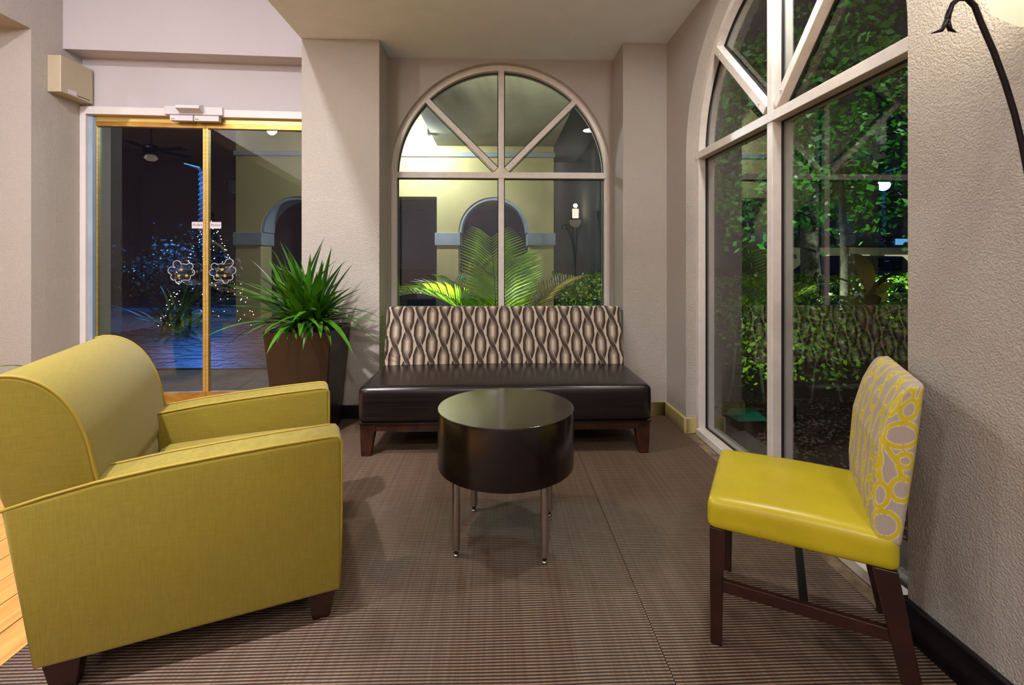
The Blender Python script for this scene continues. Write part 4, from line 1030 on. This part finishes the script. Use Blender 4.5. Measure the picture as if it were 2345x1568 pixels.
# ---- tree
tr = thing('garden_tree', 'leafy green tree behind the hedges outside the right window', 'tree', (4.95, 7.5, -0.04))
MB().tube([(0, 0, 0), (0.03, 0, 1.0), (0.0, 0, 2.0), (0.1, -0.1, 3.2)], [0.17, 0.14, 0.12, 0.07], 12).build('trunk', 'bark', tr, smooth=True)
for k in range(9):
    a = k * 2.4; L = rl.uniform(0.7, 1.2)
    MB().tube([(0, 0, 1.7 + 0.15 * k), (0.5 * L * math.cos(a), 0.5 * L * math.sin(a), 2.2 + 0.18 * k), (L * math.cos(a), L * math.sin(a), 2.3 + 0.2 * k)], [0.05, 0.03, 0.01], 7).build('branch', 'bark', tr, smooth=True)
cl = [(rl.gauss(0, 1.15), max(-0.9, rl.gauss(0, 0.8)), rl.uniform(1.75, 4.6)) for k in range(60)]
def tsm():
    c = rl.choice(cl); return (c[0] + rl.gauss(0, 0.26), c[1] + rl.gauss(0, 0.26), c[2] + rl.gauss(0, 0.22))
leaf_cloud('foliage', 7500, tsm, 0.115, 'tree_leaf', tr)
tr2 = thing('garden_tree', 'nearer leafy branch tree close to the right window', 'tree', (3.6, 4.9, -0.04))
MB().tube([(0, 0, 0), (0.02, 0, 1.2), (-0.05, 0, 2.6)], [0.05, 0.04, 0.02], 8).build('trunk', 'bark', tr2, smooth=True)
cl2 = [(max(-1.3, rl.gauss(-0.1, 0.75)), max(-0.6, min(0.6, rl.gauss(0, 0.4))), rl.uniform(1.55, 3.7)) for k in range(26)]
def tsm2():
    c = rl.choice(cl2); return (c[0] + rl.gauss(0, 0.2), c[1] + rl.gauss(0, 0.2), c[2] + rl.gauss(0, 0.18))
leaf_cloud('foliage', 2200, tsm2, 0.10, 'tree_leaf', tr2)
ti = thing('ti_plant', 'broad leaf ti plant close behind the right window', 'plant', (2.44, 3.05, -0.04))
MB().tube([(0, 0, 0), (0.02, 0.02, 0.6), (0.0, 0.05, 1.12)], [0.014, 0.012, 0.009], 8).build('stem', 'bark', ti, smooth=True)
for k in range(13):
    strap_leaf('leaf', (0, 0.03, 0.62 + 0.035 * k), k * 2.4, R(38 + 3 * k), 0.46, 0.10, R(95), 'ti_leaf', ti)
# ground fixtures
gb = thing('utility_box', 'small green utility box on the garden bed by the window', 'box', (1.80, 3.42, -0.04))
MB().box(-0.09, 0.09, -0.07, 0.07, 0, 0.10).build('body', 'fan_dark', gb)
MB().hexa([(-0.11, -0.09, 0.10), (0.11, -0.09, 0.10), (0.11, 0.09, 0.10), (-0.11, 0.09, 0.10)], [(-0.09, -0.05, 0.145), (0.07, -0.05, 0.145), (0.07, 0.07, 0.145), (-0.09, 0.07, 0.145)]).build('lid', 'green_box', gb)
def uplight(loc, target, power, col, ang, label):
    t = thing('garden_spotlight', label, 'spotlight', loc, group='stake lights in the garden')
    MB().tube([(0, 0, 0), (0, 0, 0.16)], 0.008, 8).build('stake', 'black_base', t)
    d = (Vector(target) - Vector(loc)).normalized()
    MB().tube([Vector((0, 0, 0.16)) - d * 0.05, Vector((0, 0, 0.16)) + d * 0.05], 0.035, 12).build('head', 'black_base', t)
    spot_light('lamp', Vector((0, 0, 0.16)) + d * 0.065, Vector((0, 0, 0.16)) + d * 3, power, col, ang, 0.03, 0.7, t)
uplight((3.0, 4.75, -0.04), (3.5, 5.3, 2.6), 170, (0.85, 1.0, 0.8), 100, 'black stake spotlight behind the near hedge')
uplight((5.6, 5.6, -0.04), (4.8, 7.2, 2.8), 420, (0.85, 1.0, 0.8), 95, 'black stake spotlight at the foot of the tree')
uplight((1.95, 4.9, -0.04), (1.3, 6.1, 0.9), 110, (0.95, 1.0, 0.75), 100, 'black stake spotlight facing the short hedge')
uplight((2.05, 3.30, -0.04), (2.6, 4.3, 0.9), 16, (0.95, 1.0, 0.75), 120, 'black stake spotlight in front of the near hedge')
uplight((-0.75, 4.5, -0.03), (0.0, 5.7, 1.7), 420, (1.0, 1.0, 0.75), 80, 'stake spotlight added to brighten the palm from the left')  # lamps added on both sides to brighten the fronds
uplight((0.75, 4.5, -0.03), (0.0, 5.7, 1.7), 420, (1.0, 1.0, 0.75), 80, 'stake spotlight added to brighten the palm from the right')
# ---- things beyond: shop front, car, lamps, lit palm
fb = thing('shop_building', 'low lit building far behind the hedges at the right', 'building', (18.0, 24.0, -0.05))
MB().box(-3, 9, 0, 5, 0, 2.0).build('wall', 'far_wall', fb); MB().box(-3.3, 9.3, -0.4, 5, 2.0, 2.5).build('roof', 'fan_dark', fb)
for k in range(5): MB().box(-2.4 + k * 2.1, -1.1 + k * 2.1, -0.03, 0.02, 0.5, 1.6).build('window', 'far_window_glow', fb)
MB().box(2.0, 3.6, -0.5, -0.42, 2.1, 2.4).build('sign', 'blue_sign_glow', fb)
cr = thing('car', 'light blue car parked beyond the far hedge', 'car', (10.9, 14.2, -0.05), R(8))
prof = [(-2.1, 0.35), (2.1, 0.35), (2.15, 0.7), (1.3, 0.92), (0.7, 1.40), (-0.9, 1.42), (-1.6, 0.98), (-2.12, 0.9)]
m = MB(); loft(m, prof, PA, -0.85, 0.85, 0.12, 3); m.build('body', 'car_paint', cr, bevel=0.02)
for s_ in (-1, 1):
    MB().prism([(-1.35, 0.98), (1.05, 0.95), (0.62, 1.34), (-0.85, 1.36)], PA, s_ * 0.84, s_ * 0.856).build('side_window', 'car_glass', cr)
    for xw in (-1.35, 1.35):
        q = MB().lathe([(0, -0.09), (0.30, -0.09), (0.32, 0), (0.30, 0.09), (0, 0.09)], n=24).build('wheel', 'black_rubber', cr, smooth=True); q.location = (xw, s_ * 0.80, 0.32); q.rotation_euler = (R(90), 0, 0)
sl = thing('street_lamp', 'bright white street lamp far behind the tree', 'street lamp', (14.6, 20.0, -0.05))
MB().tube([(0, 0, 0), (0, 0, 2.35)], 0.04, 8).build('pole', 'trim_stone', sl); MB().lathe([(0, -0.07), (0.06, -0.04), (0.06, 0.04), (0, 0.07)], (0, 0, 2.45), 12).build('lamp_head', 'star_glow', sl, smooth=True)
point_light('lamp', (0, -0.5, 2.3), 250, C_COOL, 0.1, sl)
# blue lit palm pole beyond the doors
bl = thing('light_pole', 'pole wound with blue fairy lights beyond the glass doors', 'pole', (-8.0, 13.2, -0.05))
MB().tube([(0, 0, 0), (0, 0, 3.6), (-0.02, 0, 3.75), (-0.3, 0, 3.85)], 0.04, 8).build('pole', 'asphalt', bl)
m = MB()
for k in range(110):
    z = 1.6 + 2.15 * k / 110; a = k * 0.9; m.add(*rock((0.05 * math.cos(a), 0.05 * math.sin(a), z), 0.014))
for k in range(18): m.add(*rock((-0.02 - 0.4 * k / 18, -0.05, 3.78 + 0.1 * k / 18), 0.02))
stuff(m.build('blue_lights', 'blue_glow', bl))
point_light('lamp', (0.5, -0.6, 3.3), 420, (0.06, 0.26, 1.0), 0.15, bl)
bs = thing('lit_shrub', 'dark shrub strung with blue lights beyond the doors', 'shrub', (-7.6, 11.8, -0.05))
leaf_cloud('foliage', 1500, lambda: (rl.gauss(0, 0.6), rl.gauss(0, 0.4), abs(rl.gauss(1.0, 0.35))), 0.11, 'night_leaf', bs)
m = MB()
for k in range(46):
    a = rl.uniform(-1.0, 1.0); m.add(*rock((a, -0.5 + rl.uniform(-0.1, 0.1), 1.35 + 0.35 * a + rl.gauss(0, 0.12)), rl.uniform(0.01, 0.028)))
stuff(m.build('blue_lights', 'blue_glow', bs))
point_light('lamp', (0.1, -0.5, 1.75), 26, (0.05, 0.3, 1.0), 0.2, bs)
ag = thing('agave', 'spiky dark garden plant outside the left door leaf', 'plant', (-5.6, 8.6, -0.03))
for k in range(38): strap_leaf('leaf', (rl.uniform(-0.2, 0.2), rl.uniform(-0.2, 0.2), 0), rl.uniform(0, 6.28), R(rl.uniform(35, 80)), rl.uniform(0.7, 1.25), 0.05, R(rl.uniform(20, 90)), 'hedge_leaf_back', ag)
fw = thing('red_flower_shrub', 'red flowering shrub behind the palm, sofa window', 'shrub', (-0.55, 12.2, -0.05))
leaf_cloud('foliage', 500, lambda: (rl.gauss(0, 0.25), rl.gauss(0, 0.2), abs(rl.gauss(0.6, 0.25))), 0.10, 'hedge_leaf_back', fw)
leaf_cloud('blossoms', 260, lambda: (rl.gauss(0, 0.32), rl.gauss(-0.2, 0.15), abs(rl.gauss(0.8, 0.22))), 0.10, 'red_flower', fw)
downlight(-0.1, 12.6, 2.75, 16, (0.5, 0.75, 1.0), 'recessed lamp added to light the walkway bluish beyond the portico arch', 'nook_lamp_glow')  # added lamp, gives the space behind the arch its bluish light
uplight((-0.4, 11.3, -0.05), (-0.55, 12.2, 0.7), 30, (1.0, 0.85, 0.7), 80, 'stake spotlight added to brighten the red flowers')  # added lamp, lifts the blossoms out of the dark
